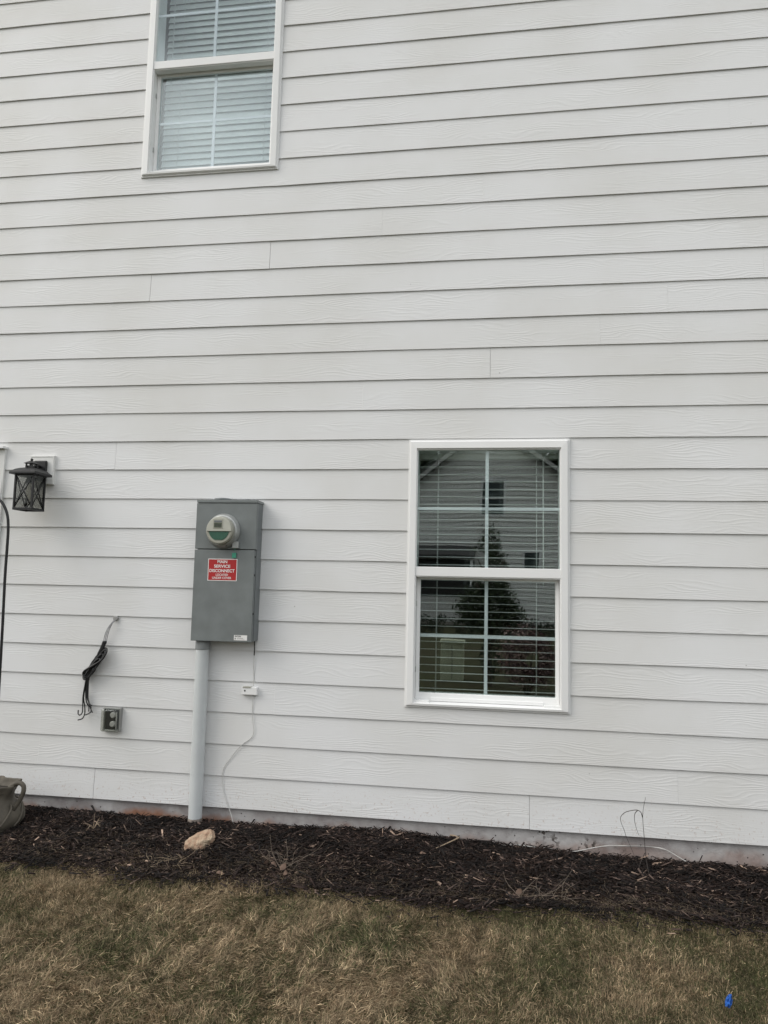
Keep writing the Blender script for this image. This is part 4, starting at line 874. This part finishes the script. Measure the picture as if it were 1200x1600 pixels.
b = MB(); b.box((-.85, -7.75, ZL), (-.49, -7.45, .40)); b.build("cabinet", M_util, ub, .01); b = MB(); b.box((-.87, -7.77, .40), (-.47, -7.43, .45)); b.build("lid", M_util, ub, .012)
b = MB(); b.box((-.675, -7.449, ZL+.03), (-.665, -7.444, .38)); b.build("door_seam", M_dark, ub)
# hedge
hd = thing("low_hedge", (0, -18.2, ZL), "long low dark hedge before the neighbouring house", "hedge")
for k in range(12):
    b = MB(); b.tube([(-11+2*k, -18.2, ZL-.02), (-11+2*k+.1, -18.2, .15)], .03, 6); b.build("stem", M_bark, hd)
leafmass("foliage", M_leaf, hd, [(-11.5+k*.62, -18.2+.1*math.sin(k*2.), .12, .46, .5, .30+.03*math.sin(k*1.7)) for k in range(38)], 15000, .05, [(.02, .03, .015), (.03, .042, .02)], 81)
# neighbouring house
NX, NY, HWD, AP, SL = -.16, -24.0, 5.2, 7.50, .76
nh = thing("neighbour_house", (NX, NY-5, ZL), "neighbouring house with pale siding and a steep gable facing this wall", "house")
b = MB(); NW = [(-.62, .32, 3.97, 5.34), (.95, 1.62, 1.95, 2.75), (-3.3, -.85, .98, 2.30)]
zt = AP-SL*HWD; 
k = 0; z = ZL+.12
while z < AP-.1:
    z2 = min(z+.165, AP-.02); hw = min(HWD, (AP-(z+z2)/2)/SL)
    xs = [(NX-hw, NX+hw)]
    for (a0, a1, c0, c1) in NW:
        if c0 < (z+z2)/2 < c1:
            nx_ = []
            for (p, q) in xs: nx_ += [s_ for s_ in ((p, min(q, a0)), (max(p, a1), q)) if s_[1] > s_[0]+.01] if (a0 < q and a1 > p) else [(p, q)]
            xs = nx_
    for (p, q) in xs: b.add([(p, NY+.045, z), (q, NY+.045, z), (q, NY+.004, z2), (p, NY+.004, z2), (p, NY-.06, z), (q, NY-.06, z), (q, NY-.06, z2), (p, NY-.06, z2)], [(0,1,2,3),(0,4,5,1),(4,7,6,5),(1,5,6,2),(3,2,6,7),(0,3,7,4)])
    z = z2
b.build("siding", M_nside, nh)
b = MB(); b.box((NX-HWD, NY-10, ZL-.1), (NX+HWD, NY-.0, ZL+.12)); b.build("foundation", M_conc, nh)
b = MB(); b.box((NX-HWD, NY-10, ZL+.12), (NX-HWD+.1, NY-.07, zt)); b.box((NX+HWD-.1, NY-10, ZL+.12), (NX+HWD, NY-.07, zt)); b.box((NX-HWD+.1, NY-10, ZL+.12), (NX+HWD-.1, NY-9.9, zt)); b.box((NX-HWD+.12, NY-1.6, ZL+.13), (NX+HWD-.12, NY-1.5, zt)); b.build("wall", mat("dark_inner", (.04, .04, .045), .8, var=.1), nh)
b = MB(); ov = .40
for sg in (-1, 1):
    xe = NX+sg*(HWD+.45); ze = AP-SL*(HWD+.45)
    for (y0_, y1_) in ((NY+ov, NY-10.4),):
        b.add([(NX, y0_, AP+.02), (xe, y0_, ze+.02), (xe, y1_, ze+.02), (NX, y1_, AP+.02), (NX, y0_, AP+.20), (xe, y0_, ze+.20), (xe, y1_, ze+.20), (NX, y1_, AP+.20)], [(0,1,2,3),(4,7,6,5),(0,4,5,1),(1,5,6,2),(2,6,7,3)])
b.build("roof", M_roof, nh)
b = MB()
for sg in (-1, 1):
    xe = NX+sg*(HWD+.45); ze = AP-SL*(HWD+.45)
    b.add([(NX, NY+ov+.03, AP-.03), (xe, NY+ov+.03, ze-.03), (xe, NY+ov+.03, ze+.15), (NX, NY+ov+.03, AP+.15), (NX, NY+ov+.002, AP-.03), (xe, NY+ov+.002, ze-.03), (xe, NY+ov+.002, ze+.15), (NX, NY+ov+.002, AP+.15)], [(0,1,2,3),(4,7,6,5),(0,4,5,1),(1,5,6,2),(2,6,7,3),(3,7,4,0)])
    b.add([(NX, NY+.04, AP-.20), (xe, NY+.04, ze-.20), (xe, NY+.04, ze-.03), (NX, NY+.04, AP-.03), (NX, NY+.022, AP-.20), (xe, NY+.022, ze-.20), (xe, NY+.022, ze-.03), (NX, NY+.022, AP-.03)], [(0,1,2,3),(4,7,6,5),(0,4,5,1),(1,5,6,2),(2,6,7,3),(3,7,4,0)])
b.build("rake_board", mat("rake_paint", (.50, .49, .47), .6, var=.05), nh)
for i, (a0, a1, c0, c1) in enumerate(NW):  # third is a dark porch screen; the porch shade is put into its colour
    b = MB(); b.ring(a0-.04, a1+.04, c0-.04, c1+.04, .09, .09, .09, .09, NY+.05, NY-.05); wf_ = b.build("window", M_trim if i < 2 else M_dark, nh)
    b = MB(); b.box((a0+.04, NY-.03, c0+.04), (a1-.04, NY-.02, c1-.04)); b.build("pane", mat("neighbour_glass_and_shade", (.03, .045, .045) if i < 2 else (.012, .012, .012), .15, var=.1), wf_)
    if i == 0: b = MB(); b.box((a0+.05, NY-.018, (c0+c1)/2-.03), (a1-.05, NY+.03, (c0+c1)/2+.03)); b.build("meeting_rail", M_trim, wf_)
b = MB(); b.add([(-3.7, NY+2.2, 2.42), (-.75, NY+2.2, 2.42), (-.75, NY+.05, 2.85), (-3.7, NY+.05, 2.85), (-3.7, NY+2.2, 2.30), (-.75, NY+2.2, 2.30), (-.75, NY+.05, 2.70), (-3.7, NY+.05, 2.70)], [(0,1,2,3),(4,7,6,5),(0,4,5,1),(1,5,6,2),(2,6,7,3),(3,7,4,0)]); b.build("porch_roof", M_roof, nh)
for x_ in (-3.6, -.85):
    b = MB(); b.box((x_-.05, NY+2.0, ZL), (x_+.05, NY+2.1, 2.32)); b.build("porch_post", M_trim, nh)
for (x_, y_, h, lab) in ((-9.5, -37, 13, "tall dark tree behind the left of the neighbouring house"), (-4.2, -39, 14.5, "broad dark tree behind the neighbouring gable"), (2.5, -38, 13.5, "dark tree behind the right slope of the neighbouring roof"), (8.5, -37, 12.5, "tall dark tree off the right of the neighbouring house")):
    g_ = random.Random(int(h*7)); bl = [(x_+g_.uniform(-2, 2), y_+g_.uniform(-1.5, 1.5), h*g_.uniform(.45, .82), g_.uniform(1.3, 2.1), g_.uniform(1.3, 2), g_.uniform(1.3, 2.2)) for k in range(9)]+[(x_, y_, h*.55, 2.6, 2.4, h*.32)]
    tree("shade_tree", x_, y_, h, bl, 9000, .17, GR, lab, "tree", .22, "trees behind the neighbouring house")
